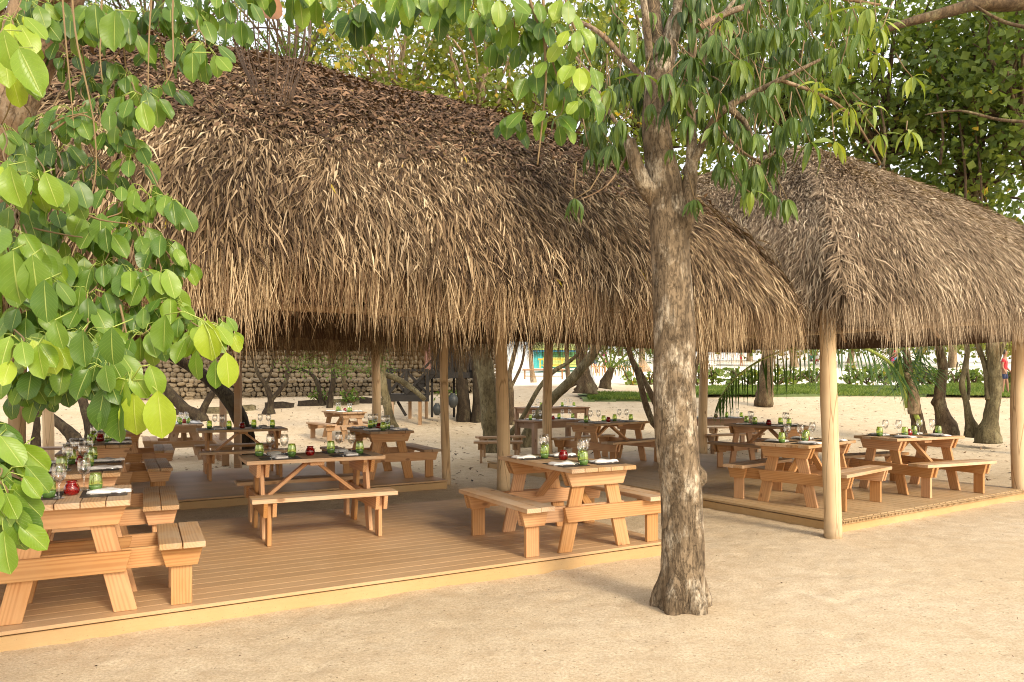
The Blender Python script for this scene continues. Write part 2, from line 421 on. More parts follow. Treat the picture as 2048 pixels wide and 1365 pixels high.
def glassmat(name, tint, rough=0.03, base=0.06, solid=0.0):
    t = NT(name); t.t.nodes.remove(t.b)
    tr = t.n('BsdfTransparent'); tr.inputs[0].default_value = (*tint, 1)
    gl = t.n('BsdfGlossy'); gl.inputs['Roughness'].default_value = rough; gl.inputs[0].default_value = (1, 1, 1, 1)
    lw = t.n('LayerWeight'); lw.inputs[0].default_value = 0.42
    f = t.math('ADD', t.math('MULTIPLY', lw.outputs['Fresnel'], 0.5), base)
    ms = t.n('MixShader'); t.l(f, ms.inputs[0]); t.l(tr.outputs[0], ms.inputs[1]); t.l(gl.outputs[0], ms.inputs[2])
    out = ms.outputs[0]
    if solid:
        df = t.n('BsdfDiffuse'); df.inputs[0].default_value = (*[x * 0.75 for x in tint], 1)
        m2 = t.n('MixShader'); m2.inputs[0].default_value = solid
        t.l(out, m2.inputs[1]); t.l(df.outputs[0], m2.inputs[2]); out = m2.outputs[0]
    t.l(out, t.t.nodes['Material Output'].inputs[0])
    return t.mat
M['glass'] = glassmat('clear_glass', (0.995, 0.995, 0.99), base=0.035)
M['green_glass'] = glassmat('green_glass', (0.80, 0.90, 0.42), 0.05, 0.07, 0.10)
M['green_base'] = glassmat('green_glass_base', (0.30, 0.55, 0.14), 0.08, 0.08, 0.45)
M['red_glass'] = None
_t = NT('red_glass'); _v = _t.vor(_t.coords('Object'), 90, 'DISTANCE_TO_EDGE')
_t.l(_t.mix(_t.ramp(_v, [(0.0, 1.0), (0.2, 0.0)]), (0.48, 0.012, 0.012), (0.16, 0.003, 0.003)), _t.b.inputs['Base Color'])
_t.b.inputs['Roughness'].default_value = 0.12; _t.b.inputs['Coat Weight'].default_value = 0.6
_t.b.inputs['Transmission Weight'].default_value = 0.35
_t.l(_t.bump(_v, 0.5, 0.003), _t.b.inputs['Normal'])
M['red_glass'] = _t.mat
def palette(n, c, r=0.6): M[n] = simple(n, c, r, 0.12, 10)
palette('turquoise', (0.06, 0.42, 0.42)); palette('blue_paint', (0.05, 0.28, 0.48)); palette('lime_paint', (0.42, 0.48, 0.14))
palette('yellow_paint', (0.62, 0.42, 0.05)); palette('green_paint', (0.10, 0.30, 0.12)); palette('skin', (0.33, 0.17, 0.10))
palette('red_cloth', (0.55, 0.03, 0.04)); palette('pink_cloth', (0.60, 0.10, 0.22)); palette('navy_cloth', (0.02, 0.03, 0.09))
palette('teal_cloth', (0.02, 0.25, 0.20)); palette('hair', (0.02, 0.014, 0.01)); palette('pink_wall', (0.40, 0.20, 0.15)); palette('orange_bit', (0.6, 0.16, 0.05))
def stonemat():
    t = NT('stone'); v = t.coords('Object', (1, 1, 1), 7.0)
    n = t.noise(v, 9, 6, 0.65); c = t.mix(n, (0.13, 0.095, 0.058), (0.34, 0.27, 0.17))
    oi = t.n('ObjectInfo'); hv = t.n('HueSaturation'); t.l(c, hv.inputs['Color'])
    t.l(t.math('ADD', t.math('MULTIPLY', oi.outputs['Random'], 0.5), 0.65), hv.inputs['Value'])
    d = t.ramp(t.noise(v, 3, 4), [(0.55, 0.0), (0.7, 1.0)])
    c = t.mix(t.math('MULTIPLY', d, 0.6), hv.outputs[0], (0.12, 0.09, 0.05))
    t.l(c, t.b.inputs['Base Color']); t.b.inputs['Roughness'].default_value = 0.9
    t.l(t.bump(n, 0.7, 0.03), t.b.inputs['Normal']); return t.mat
M['stone'] = stonemat()
M['mortar'] = simple('mortar', (0.15, 0.11, 0.07), 0.95, 0.3, 10)

# ------------------------------------------------------------------ ground
def ground():
    def axis(lo, hi, step, far_lo, far_hi, g=1.16):
        a = list(np.arange(lo, hi, step)); s = step; x = a[-1]
        while x < far_hi: s = min(s * g, 12); x += s; a.append(x)
        s = step; x = a[0]; b = []
        while x > far_lo: s = min(s * g, 12); x -= s; b.append(x)
        return np.array(b[::-1] + a)
    xs = axis(-6.5, 9.0, 0.068, -260, 300); ys = axis(2.2, 12.0, 0.068, -60, 420, 1.06)
    X, Y = np.meshgrid(xs, ys)
    Z = np.interp(Y, _PY, _PZ)
    near = np.clip((40 - Y) / 30, 0, 1)
    Z = Z + near * (0.012 * (vnoise(X * 1.3, Y * 1.3, 1) - 0.5) + 0.006 * (vnoise(X * 3.1, Y * 3.1, 2) - 0.5) + 0.006 * (vnoise(X * 7 + 3, Y * 6, 3) - 0.5) + 0.010 * (vnoise(X * 14, Y * 15, 4) - 0.5))
    Z = Z + np.clip((Y - 22) / 20, 0, 1) * 0.35 * (vnoise(X * 0.22, Y * 0.22, 9) - 0.5)
    # small footprints pressed into the open sand
    r = np.random.default_rng(5)
    for k in range(520):
        cx, cy = r.uniform(-4, 9.5), r.uniform(2.5, 9.5)
        a = r.uniform(0, 3.14); ca, sa = math.cos(a), math.sin(a)
        ix = np.searchsorted(xs, (cx - 0.3, cx + 0.3)); iy = np.searchsorted(ys, (cy - 0.3, cy + 0.3))
        sl = (slice(iy[0], iy[1]), slice(ix[0], ix[1]))
        dx, dy = X[sl] - cx, Y[sl] - cy
        q = ((dx * ca + dy * sa) / 0.13) ** 2 + ((-dx * sa + dy * ca) / 0.06) ** 2
        Z[sl] += -0.009 * np.exp(-q ** 2) + 0.006 * np.exp(-(q - 1.7) ** 2 * 3)
    Z = np.where((Y < 16), np.minimum(Z, 0.05), Z)
    nx, ny = len(xs), len(ys)
    V = np.stack([X, Y, Z], -1).reshape(-1, 3)
    i = np.arange(ny - 1)[:, None] * nx + np.arange(nx - 1)[None, :]
    Fc = np.stack([i, i + 1, i + nx + 1, i + nx], -1).reshape(-1, 4)
    o = link('sand_ground', npmesh('sand_ground', V, Fc, M['sand'], smooth=True))
    tag(o, 'pale beige sand ground around the wooden decks', kind='structure')
ground()

# ------------------------------------------------------------------ board pieces with shared meshes
_bc = {}
def board_mesh(L, wd, th, mat, cut=0.0, shear=0.0, bev=0.003):
    key = (round(L, 3), round(wd, 3), round(th, 3), mat, round(cut, 3), round(shear, 3))
    if key in _bc: return _bc[key]
    x, y, z = L / 2, wd / 2, th / 2
    mb = MB(); b = bev
    vs = []; idx = {}
    # chamfered box: 24 vertices
    for sx in (-1, 1):
        for sy in (-1, 1):
            for sz in (-1, 1):
                for ax in range(3):
                    q = [sx * x, sy * y, sz * z]
                    for k in range(3):
                        if k != ax: q[k] -= (sx, sy, sz)[k] * b
                    # ends: cut shortens the lower (y<0) edge, shear leans the ends
                    q[0] += -sx * (cut if sy < 0 else 0) + q[1] * shear
                    idx[(sx, sy, sz, ax)] = len(vs); vs.append(q)
    fs = []
    for s_ in (-1, 1):
        fs.append([idx[(s_, -1, -1, 0)], idx[(s_, 1, -1, 0)], idx[(s_, 1, 1, 0)], idx[(s_, -1, 1, 0)]][::s_])
        fs.append([idx[(-1, s_, -1, 1)], idx[(-1, s_, 1, 1)], idx[(1, s_, 1, 1)], idx[(1, s_, -1, 1)]][::s_])
        fs.append([idx[(-1, -1, s_, 2)], idx[(1, -1, s_, 2)], idx[(1, 1, s_, 2)], idx[(-1, 1, s_, 2)]][::s_])
    for a in (-1, 1):
        for c in (-1, 1):
            fs.append([idx[(-1, a, c, 1)], idx[(1, a, c, 1)], idx[(1, a, c, 2)], idx[(-1, a, c, 2)]][::-a * c])
            fs.append([idx[(a, -1, c, 0)], idx[(a, 1, c, 0)], idx[(a, 1, c, 2)], idx[(a, -1, c, 2)]][::a * c])
            fs.append([idx[(a, c, -1, 0)], idx[(a, c, 1, 0)], idx[(a, c, 1, 1)], idx[(a, c, -1, 1)]][::-a * c])
            for d in (-1, 1):
                fs.append([idx[(a, c, d, 0)], idx[(a, c, d, 1)], idx[(a, c, d, 2)]][::a * c * d])
    mb.add(vs, fs)
    me = mb.mesh('board', M[mat]); _bc[key] = me
    return me

def board(name, parent, p0, p1, wd, th, wdir, mat, cut=0.0, shear=0.0, extra=0.0):
    p0, p1 = Vector(p0), Vector(p1); x = (p1 - p0); L = x.length + extra; x.normalize()
    y = Vector(wdir); y = (y - x * y.dot(x)).normalized(); z = x.cross(y)
    me = board_mesh(L, wd, th, mat, cut, shear)
    mt = Matrix((x, y, z)).transposed().to_4x4(); mt.translation = (p0 + p1) / 2
    return link(name, me, None, parent, mt)

# ------------------------------------------------------------------ decks
def deck(label, org, ang, lx, ly, along, mat, right_gap=False, hollow=False):
    d = empty('wooden_deck', (org[0], org[1], 0), math.radians(ang), label, 'deck')
    p = 0.145; wd = 0.1418
    if along == 'x':
        n = int(ly / p)
        for i in range(n):
            y = (i + 0.5) * p
            b = board('deck_board', d, (0, y, DK - 0.0125), (lx, y, DK - 0.0125), wd, 0.025, (0, 1, 0), mat)
        ly = n * p
    else:
        n = int(lx / p); wd = 0.134
        me = None
        if hollow:
            mb = MB(); L = ly
            mb.box((0, L / 2 + 0.04, 0), (wd, L - 0.08, 0.025), mi=0)
            mb.box((0, 0.02, 0.0105), (wd, 0.04, 0.004)); mb.box((0, 0.02, -0.0175), (wd, 0.04, 0.004))
            for k in range(5):
                mb.box((-wd / 2 + 0.006 + k * (wd - 0.012) / 4, 0.02, -0.0035), (0.008, 0.0395, 0.0238))
            mb.box((0, 0.0365, -0.0035), (wd - 0.016, 0.005, 0.0236), mi=1)  # black plug stands in for the shade deep inside the hollows
            me = mb.mesh('hollow_board', [M[mat], M['black_wood']])
        for i in range(n):
            x = (i + 0.5) * p
            if me is not None:
                link('deck_board', me, None, d, Matrix.Translation((x, 0, DK - 0.0125)))
            else:
                board('deck_board', d, (x, 0, DK - 0.0125), (x, ly, DK - 0.0125), wd, 0.025, (1, 0, 0), mat)
        lx = n * p
    h = DK - 0.036
    board('fascia_board', d, (0.0, 0.055 if hollow else 0.03, h / 2 - 0.03), (lx - 0.001, 0.055 if hollow else 0.03, h / 2 - 0.03), h + 0.06, 0.022, (0, 0, 1), 'fascia')
    board('fascia_board', d, (lx - 0.03, 0.05, h / 2 - 0.031), (lx - 0.03, ly - 0.05, h / 2 - 0.031), h + 0.06, 0.022, (0, 0, 1), 'fascia')
    board('fascia_board', d, (0.03, 0.05, h / 2 - 0.031), (0.03, ly - 0.05, h / 2 - 0.031), h + 0.06, 0.022, (0, 0, 1), 'fascia')
    board('fascia_board', d, (0.0, ly - 0.03, h / 2 - 0.032), (lx - 0.001, ly - 0.03, h / 2 - 0.032), h + 0.06, 0.022, (0, 0, 1), 'fascia')
    # posts under the deck keep it off the sand
    for x in (0.3, lx - 0.3):
        for y in (0.3, ly - 0.3):
            board('deck_joist', d, (x, y, -0.05), (x, y, DK - 0.03), 0.09, 0.09, (1, 0, 0), 'pine_old')
    return d

a1 = math.radians(29.4)
o1 = Vector((1.50, 7.13)) - 8.4 * Vector((math.cos(a1), math.sin(a1)))
deck('long brown timber deck in the foreground under the big thatched roof', o1, 29.4, 8.4, 3.34, 'x', 'deck')
a2 = math.radians(31.0)
o2 = Vector((-1.0, 11.60)) - 9.2 * Vector((math.cos(a2), math.sin(a2)))
deck('brown timber deck behind the strip of sand, rear left', o2, 31.0, 9.2, 3.4, 'x', 'deck')
deck('tan timber deck on the right with hollow board ends facing front', (3.60, 8.12), 33.0, 4.50, 7.5, 'y', 'deck_tan', hollow=True)

# ------------------------------------------------------------------ picnic tables
def picnic_table(loc, th, L, label, top='pine_top', body='pine', group='picnic tables laid for a meal', z=DK, mir=1):
    t = empty('picnic_table', (loc[0], loc[1], z), th, label, 'picnic table', group)
    us = L / 2 - 0.16
    Y = (0, 1, 0); Z = (0, 0, 1)
    for k in range(5):
        v = (k - 2) * 0.1425; j = U(-0.004, 0.004)
        board('plank', t, (-L / 2 + j, v, 0.74), (L / 2 + j, v, 0.74), 0.1375, 0.038, Y, top)
    for k in (-1, 1):
        m_ = k * mir
        for du in (-0.0405, 0.0405):
            board('crossbeam', t, (k * us + du, -0.335, 0.6530), (k * us + du, 0.335, 0.6530), 0.132, 0.038, Z, body, cut=0.05)
        tl = math.atan2(0.17, 0.71)
        for sv in (-1, 1):
            # leg tapers outwards from crossbeam to the floor
            x = Vector((0, sv * 0.17, -0.71)).normalized()
            board('leg', t, (k * us, sv * 0.155, 0.712), (k * us, sv * 0.325, 0.002), 0.136, 0.038, (0, 1, 0), body, shear=-sv * -math.tan(tl) * 1.0)
        # seat beams: outer one reaches one bench, inner one the other
        board('seat_beam', t, (k * (us + 0.0405), -m_ * 0.36, 0.340), (k * (us + 0.0405), m_ * 0.80, 0.340), 0.136, 0.038, Z, body, cut=0.035)
        board('seat_beam', t, (k * (us - 0.0405), m_ * 0.36, 0.340), (k * (us - 0.0405), -m_ * 0.80, 0.340), 0.136, 0.038, Z, body, cut=0.035)
        board('bench_bracket', t, (k * (us - 0.0405), m_ * 0.53, 0.340), (k * (us - 0.0405), m_ * 0.80, 0.340), 0.134, 0.038, Z, body, cut=0.035)
        board('bench_bracket', t, (k * (us + 0.0405), -m_ * 0.80, 0.340), (k * (us + 0.0405), -m_ * 0.53, 0.340), 0.134, 0.038, Z, body, cut=0.035)
        for sv in (-1, 1):
            board('bench_leg', t, (k * us, sv * 0.665, 0.002), (k * us, sv * 0.665, 0.405), 0.134, 0.038, Y, body)
    for sv in (-1, 1):
        for q in (0.592, 0.738):
            j = U(-0.006, 0.006)
            board('bench_plank', t, (-L / 2 + j, sv * q, 0.430), (L / 2 + j, sv * q, 0.430), 0.139, 0.040, Y, top)
    board('batten', t, (0, -0.30, 0.700), (0, 0.30, 0.700), 0.14, 0.036, (1, 0, 0), body)
    if us > 0.3:
        for k in (-1, 1):
            board('brace', t, (k * 0.05, 0, 0.685), (k * (us - 0.075), 0, 0.36), 0.085, 0.036, Y, body)
    return t

def rect_table(loc, th, L, label, mat='dark_wood', z=0.0, W=0.82):
    t = empty('dining_table', (loc[0], loc[1], z), th, label, 'table', 'heavy rectangular dining tables')
    for k in range(6):
        v = (k - 2.5) * W / 6
        board('plank', t, (-L / 2, v, 0.745), (L / 2, v, 0.745), W / 6 - 0.006, 0.036, (0, 1, 0), mat)
    for su in (-1, 1):
        for sv in (-1, 1):
            board('leg', t, (su * (L / 2 - 0.08), sv * (W / 2 - 0.08), 0.0), (su * (L / 2 - 0.08), sv * (W / 2 - 0.08), 0.725), 0.10, 0.10, (1, 0, 0), mat)
        board('apron', t, (su * (L / 2 - 0.08), -W / 2 + 0.13, 0.655), (su * (L / 2 - 0.08), W / 2 - 0.13, 0.655), 0.135, 0.035, (0, 0, 1), mat)
    for sv in (-1, 1):
        board('apron', t, (-L / 2 + 0.13, sv * (W / 2 - 0.08), 0.655), (L / 2 - 0.13, sv * (W / 2 - 0.08), 0.655), 0.135, 0.035, (0, 0, 1), mat)
    return t

def bench(loc, th, L, label, mat='pine_old', z=0.0):
    t = empty('bench', (loc[0], loc[1], z), th, label, 'bench', 'loose wooden benches')
    for v in (-0.075, 0.075):
        board('plank', t, (-L / 2, v, 0.43), (L / 2, v, 0.43), 0.143, 0.04, (0, 1, 0), mat)
    for su in (-1, 1):
        u = su * (L / 2 - 0.15)
        board('leg', t, (u, 0, 0.0), (u, 0, 0.405), 0.14, 0.045, (0, 1, 0), mat)
        for du in (-0.043, 0.043):
            board('bracket', t, (u + du, -0.14, 0.342), (u + du, 0.14, 0.342), 0.13, 0.036, (0, 0, 1), mat, cut=0.035)
    return t

# ---- table settings
def _tumbler():
    mb = MB()
    mb.lathe([(0.0, 0.003), (0.030, 0.003), (0.036, 0.020), (0.040, 0.045), (0.0385, 0.068), (0.034, 0.088), (0.0320, 0.100), (0.0300, 0.100), (0.032, 0.086), (0.037, 0.066), (0.0385, 0.045)], 18, 0)
    g = mb.mesh('tumbler_wall', M['green_glass'])
    mb = MB()
    mb.lathe([(0.0, 0.001), (0.0302, 0.001), (0.0368, 0.020), (0.0402, 0.034), (0.0375, 0.036), (0.030, 0.034), (0.0, 0.032)], 18, 0)
    b = mb.mesh('tumbler_base', M['green_base'])
    return g, b
def _wine():
    mb = MB()
    mb.lathe([(0.0, 0.0), (0.033, 0.001), (0.031, 0.004), (0.008, 0.009), (0.0045, 0.018), (0.004, 0.070), (0.009, 0.082)], 16)
    st = mb.mesh('wine_stem', M['glass'])
    mb = MB()
    mb.lathe([(0.0, 0.081), (0.014, 0.083), (0.030, 0.098), (0.0385, 0.122), (0.0375, 0.148), (0.031, 0.176), (0.0295, 0.177), (0.0355, 0.148), (0.0365, 0.122), (0.028, 0.100), (0.0, 0.086)], 18)
    bo = mb.mesh('wine_bowl', M['glass'])
    return st, bo
def _candle():
    mb = MB()
    pr = [(0.0, 0.0), (0.030, 0.0), (0.040, 0.012), (0.045, 0.030), (0.043, 0.048), (0.034, 0.066), (0.029, 0.074), (0.031, 0.082), (0.034, 0.085), (0.030, 0.084), (0.027, 0.074), (0.036, 0.045), (0.030, 0.015), (0.0, 0.012)]
    mb.lathe(pr, 22); bo = mb.mesh('candle_glass', M['red_glass'])
    mb = MB(); mb.lathe([(0.0, 0.0121), (0.026, 0.0125), (0.027, 0.030), (0.0, 0.031)], 14)
    wx = mb.mesh('wax', M['napkin'])
    return bo, wx
def _napkin(kind):
    lx, ly = (0.125, 0.265) if kind == 0 else (0.13, 0.15)
    nx, ny = 6, 9; V = []; Fc = []
    r = random.Random(3 + kind)
    for lay in range(2):
        for j in range(ny + 1):
            for i in range(nx + 1):
                u, v = i / nx - 0.5, j / ny - 0.5
                e = max(abs(u), abs(v)) * 2
                z = (0.022 if lay else 0.002) * (1 - 0.55 * max(0, e - 0.75) * 4 * 0.5)
                if lay: z += 0.006 * math.sin(v * 9 + u * 4) + r.uniform(-0.0012, 0.0012) + (0.022 * max(0, 0.25 - abs(u + v)) * 4 * 0.5 if kind else 0)
                k = 1 - 0.05 * lay
                V.append((u * lx * k * (1 + 0.08 * v), v * ly * k + 0.006 * math.sin(u * 7), max(z, 0.0015)))
    nn = (nx + 1) * (ny + 1)
    for lay in range(2):
        for j in range(ny):
            for i in range(nx):
                a = lay * nn + j * (nx + 1) + i
                q = [a, a + 1, a + nx + 2, a + nx + 1]
                Fc.append(q if lay else q[::-1])
    ring = [i for i in range(nx + 1)] + [(j + 1) * (nx + 1) - 1 for j in range(1, ny + 1)] + [ny * (nx + 1) + i for i in range(nx - 1, -1, -1)] + [j * (nx + 1) for j in range(ny - 1, 0, -1)]
    for a, b in zip(ring, ring[1:] + ring[:1]): Fc.append([a, b, b + nn, a + nn])
    return npmesh('napkin', V, Fc, M['napkin'], smooth=True)
def _fork():
    mb = MB()
    p, r = smooth_path([(0, -0.10, 0.004), (0, -0.02, 0.008), (0, 0.04, 0.004), (0, 0.055, 0.006)], [0.004, 0.0025, 0.0025, 0.006], 3)
    mb.tube(p, r, 6, flat=0.5)
    for x in (-0.009, -0.003, 0.003, 0.009):
        mb.tube([(x * 0.8, 0.055, 0.006), (x, 0.075, 0.010), (x, 0.098, 0.013)], [0.0018, 0.0017, 0.001], 5)
    return mb.mesh('fork', M['steel'])
def _knife():
    mb = MB()
    mb.tube([(0, -0.11, 0.004), (0, -0.02, 0.004)], [0.005, 0.0045], 6, flat=0.6)
    mb.add([(-0.007, -0.02, 0.003), (0.007, -0.02, 0.003), (0.008, 0.08, 0.003), (0.0, 0.105, 0.003), (-0.007, -0.02, 0.005), (0.005, -0.02, 0.005), (0.006, 0.08, 0.005), (0.0, 0.103, 0.005)],
           [(3, 2, 1, 0), (4, 5, 6, 7), (0, 1, 5, 4), (1, 2, 6, 5), (2, 3, 7, 6), (3, 0, 4, 7)])
    return mb.mesh('knife', M['steel'])
TUM, WIN, CAN = _tumbler(), _wine(), _candle()
NAP = [_napkin(0), _napkin(1)]; FORK, KNIFE = _fork(), _knife()
_mb = MB(); _mb.box((0, 0, 0.0015), (0.38, 0.28, 0.003)); MAT_ME = _mb.mesh('placemat', M['mat'])

def lay(table, ref, L, nseats=4, cutlery=True, nk=0, ht=0.76, sides=0.195, cand=True, s_u=None, skip=()):
    """set the places of one table"""
    mw = Matrix.Translation(table.location) @ Matrix.Rotation(table.rotation_euler[2], 4, 'Z')
    if nseats == 4:
        su0 = s_u or L * 0.255
        seats = [(a * su0, b) for a in (-1, 1) for b in (-1, 1)]
    else:
        seats = [(0.0, -1), (0.0, 1)]
    pos = [(mw @ Vector((u, v * 0.2, 0))) for u, v in seats]
    scr = [(p.x / p.y, p.y) for p in pos]; ids = list(range(len(seats))); nm = {}
    if nseats == 4:
        i = min(ids, key=lambda k: scr[k][1]); nm[i] = 'nearest'; ids.remove(i)
        i = max(ids, key=lambda k: scr[k][1]); nm[i] = 'farthest'; ids.remove(i)
        i = min(ids, key=lambda k: scr[k][0]); nm[i] = 'left'; ids.remove(i); nm[ids[0]] = 'right'
    else:
        i = min(ids, key=lambda k: scr[k][0]); nm[i] = 'left'; nm[1 - i] = 'right'
    def put(name, me, u, v, z, rz, label, cat, group):
        o = link(name, me); tag(o, label, cat, group)
        q = mw @ Vector((u, v, z)); o.location = q; o.rotation_euler = (0, 0, table.rotation_euler[2] + rz)
        return o
    def putp(name, parts, u, v, z, label, cat, group):
        t = empty(name, mw @ Vector((u, v, z)), U(0, 6), label, cat, group)
        if name == 'tumbler': t.scale = (1.08, 1.08, 1.30)
        if name == 'wine_glass': t.scale = (1.10, 1.10, 1.28)
        if name == 'candle_holder': t.scale = (1.08, 1.08, 1.12)
        for nn, me in parts: link(nn, me, None, t)
        return t
    for i, (u, s) in enumerate(seats):
        w_ = nm[i]
        put('placemat', MAT_ME, u, s * sides, ht + 0.001, U(-0.03, 0.03), f'dark woven placemat at the {w_} seat of {ref}', 'placemat', 'dark woven placemats')
        zz = ht + 0.004
        sgn = 1 if s > 0 else -1
        nl = put('napkin', NAP[nk], u + U(-0.015, 0.015), s * (sides + 0.03), zz + 0.001, U(-0.12, 0.12) + (0 if s < 0 else math.pi),
                 f'folded white napkin at the {w_} seat of {ref}', 'napkin', 'folded white napkins')
        if cutlery:
            put('fork', FORK, u - 0.09 * sgn, s * (sides + 0.02), zz, U(-0.1, 0.1) + (0 if s < 0 else math.pi), f'steel fork at the {w_} seat of {ref}', 'fork', 'steel forks')
            put('knife', KNIFE, u + 0.09 * sgn, s * (sides + 0.02), zz, U(-0.08, 0.08) + (0 if s < 0 else math.pi), f'steel knife at the {w_} seat of {ref}', 'knife', 'steel knives')
        gu = 0.16 if nseats == 4 else 0.13
        a, b = (u - gu * sgn * 0.9, s * 0.085), (u - gu * sgn * 0.35, s * 0.055)
        if nseats == 2: a, b = (u - sgn * 0.08, s * 0.13), (u - sgn * 0.16, s * 0.06)
        putp('tumbler', (('glass_wall', TUM[0]), ('glass_base', TUM[1])), a[0] + U(-.015, .015), a[1] + U(-.01, .01), zz, f'green stemless tumbler at the {w_} seat of {ref}', 'tumbler', 'green tumblers')
        putp('wine_glass', (('stem', WIN[0]), ('bowl', WIN[1])), b[0] + U(-.015, .015), b[1] + U(-.01, .01), zz, f'clear stemmed wine glass at the {w_} seat of {ref}', 'wine glass', 'clear wine glasses')
    if cand:
        putp('candle_holder', (('glass_bowl', CAN[0]), ('wax', CAN[1])), U(-.03, .03), U(-.02, .02), ht, f'round red glass candle holder on {ref}', 'candle holder', 'red candle holders')

# name: (x, y, th, L, label, ref, z, kind)
TBL = [
 ((-2.97, 5.03), 2.034, 0.80, 'short pine picnic table in the left foreground, partly behind big green leaves', 'the foremost left table', DK, 2, 0),
 ((-3.93, 6.76), 2.026, 1.37, 'pine picnic table directly behind the foremost left one', 'the second left row table', DK, 4, 0),
 ((-5.28, 9.55), 2.06, 1.37, 'pine picnic table third from the front in the left row', 'the third left row table', DK, 4, 0),
 ((-6.35, 12.0), 2.03, 1.37, 'pine picnic table fourth from the front in the left row', 'the fourth left row table', DK, 4, 0),
 ((-2.09, 7.77), 0.454, 1.37, 'pine picnic table seen broadside in the middle of the foreground deck', 'the broadside front deck table', DK, 4, 1),
 ((0.50, 7.27), 2.076, 1.37, 'pine picnic table end-on at the right end of the foreground deck, beside the thick trunk', 'the table left of the thick trunk', DK, 4, 0),
 ((3.80, 9.62), 0.742, 1.33, 'pine picnic table half hidden by the pale round front post', 'the table behind the pale front post', DK, 4, 0),
 ((5.66, 10.62), 0.42, 1.37, 'pine picnic table at the right end of the tan deck', 'the rightmost table', DK, 4, 0),
 ((-2.17, 12.17), 2.05, 1.37, 'pine picnic table at the right end of the rear left deck', 'the end-on table on the rear deck', DK, 4, 0),
 ((-4.47, 12.31), 0.45, 1.37, 'pine picnic table seen broadside on the rear deck in front of the leaning dark trunk', 'the broadside table on the rear deck', DK, 4, 1),
 ((1.86, 14.31), 0.72, 1.60, 'pine picnic table cut by the left edge of the thick trunk, on the tan deck', 'the table cut by the thick trunk', DK, 4, 0),
 ((4.57, 13.32), 2.22, 1.37, 'pine picnic table farthest back on the tan deck', 'the farthest tan deck table', DK, 4, 0),
 ((-7.15, 16.23), 2.036, 1.37, 'weathered picnic table on the sand behind the left row', 'the sand table behind the row', 0.0, 4, 0),
 ((-4.67, 20.7), 2.2, 1.5, 'weathered picnic table alone on the open sand at back centre left', 'the lone open sand table', 0.0, 4, 0),
]
for i, (xy, th, L, lab, ref, z, ns, nk) in enumerate(TBL):
    old = i >= 12
    t = picnic_table(xy, th, L, lab, 'pine_old' if old or i in (8, 11) else 'pine_top', 'pine_old' if old else 'pine', z=z + (zt(*xy) if old else 0), mir=-1 if i < 4 else 1)
    lay(t, ref, L, ns, cutlery=(xy[1] < 12.4), nk=nk)
RT = [
 ((0.95, 17.7), 0.62, 1.7, 'heavy brown table behind the two round posts, on the sand', 'the brown table behind two posts', 0.0),
 ((1.15, 21.5), 0.45, 2.1, 'heavy brown table farthest back in the centre under leaning trunks', 'the farthest brown table', 0.0),
 ((5.05, 18.4), 0.10, 1.75, 'heavy brown table behind the tan deck, under the palm frond', 'the table under the palm frond', 0.0),
]
for xy, th, L, lab, ref, z in RT:
    t = rect_table(xy, th, L, lab, z=zt(*xy)); lay(t, ref, L, 4, cutlery=False, ht=0.764, sides=0.24)
bench((-0.28, 15.2), 0.02, 1.0, 'grey brown bench left of the two round posts')
bench((-0.25, 16.6), 0.35, 1.1, 'weathered bench just behind another bench near the posts', z=0.0)
bench((5.2, 17.4), 0.35, 1.5, 'weathered bench in front of the brown table under the palm frond')
bench((5.9, 19.6), 0.2, 1.6, 'weathered bench on the far side of the brown table under the palm frond', z=zt(0, 19.6))
bench((-8.4, 13.8), 0.1, 1.2, 'dark weathered bench at far left between the round posts', 'dark_wood')
bench((-5.9, 15.2), 2.03, 1.4, 'weathered bench beside the sand table, left of the leaning trunk')

# ------------------------------------------------------------------ thatch
def strips(Pb, D, N, L, W, droop, lift, twist, prof=(0.45, 1.0, 0.85, 0.12), curl=0.0):
    """quads for many thatch leaves: 3 cross rows each"""
    n = len(Pb); T = np.array([0, 0.48, 1.0]); V = np.zeros((n, 3, 2, 3)); prof = (prof[0], max(prof[1], prof[2]), prof[3])
    S = np.cross(D, N); S /= np.linalg.norm(S, axis=1, keepdims=True) + 1e-9
    down = np.array([0, 0, -1.0])
    for k, t in enumerate(T):
        c = Pb + D * (L * t)[:, None] + down * (droop * L * t * t)[:, None] + N * (lift * (math.sin(math.pi * min(t * 0.75, 1))) + curl * t * t)[:, None]
        a = twist * (t - 0.3)
        s = S * np.cos(a)[:, None] + N * np.sin(a)[:, None]
        V[:, k, 0] = c - s * (W * prof[k] / 2)[:, None]
        V[:, k, 1] = c + s * (W * prof[k] / 2)[:, None]
    b = np.arange(n)[:, None] * 6
    q = np.array([[0, 1, 3, 2], [2, 3, 5, 4]])
    Fc = (b[:, :, None] + q[None]).reshape(-1, 4)
    return V.reshape(-1, 3), Fc

def nrm(a): return a / (np.linalg.norm(a, axis=-1, keepdims=True) + 1e-9)

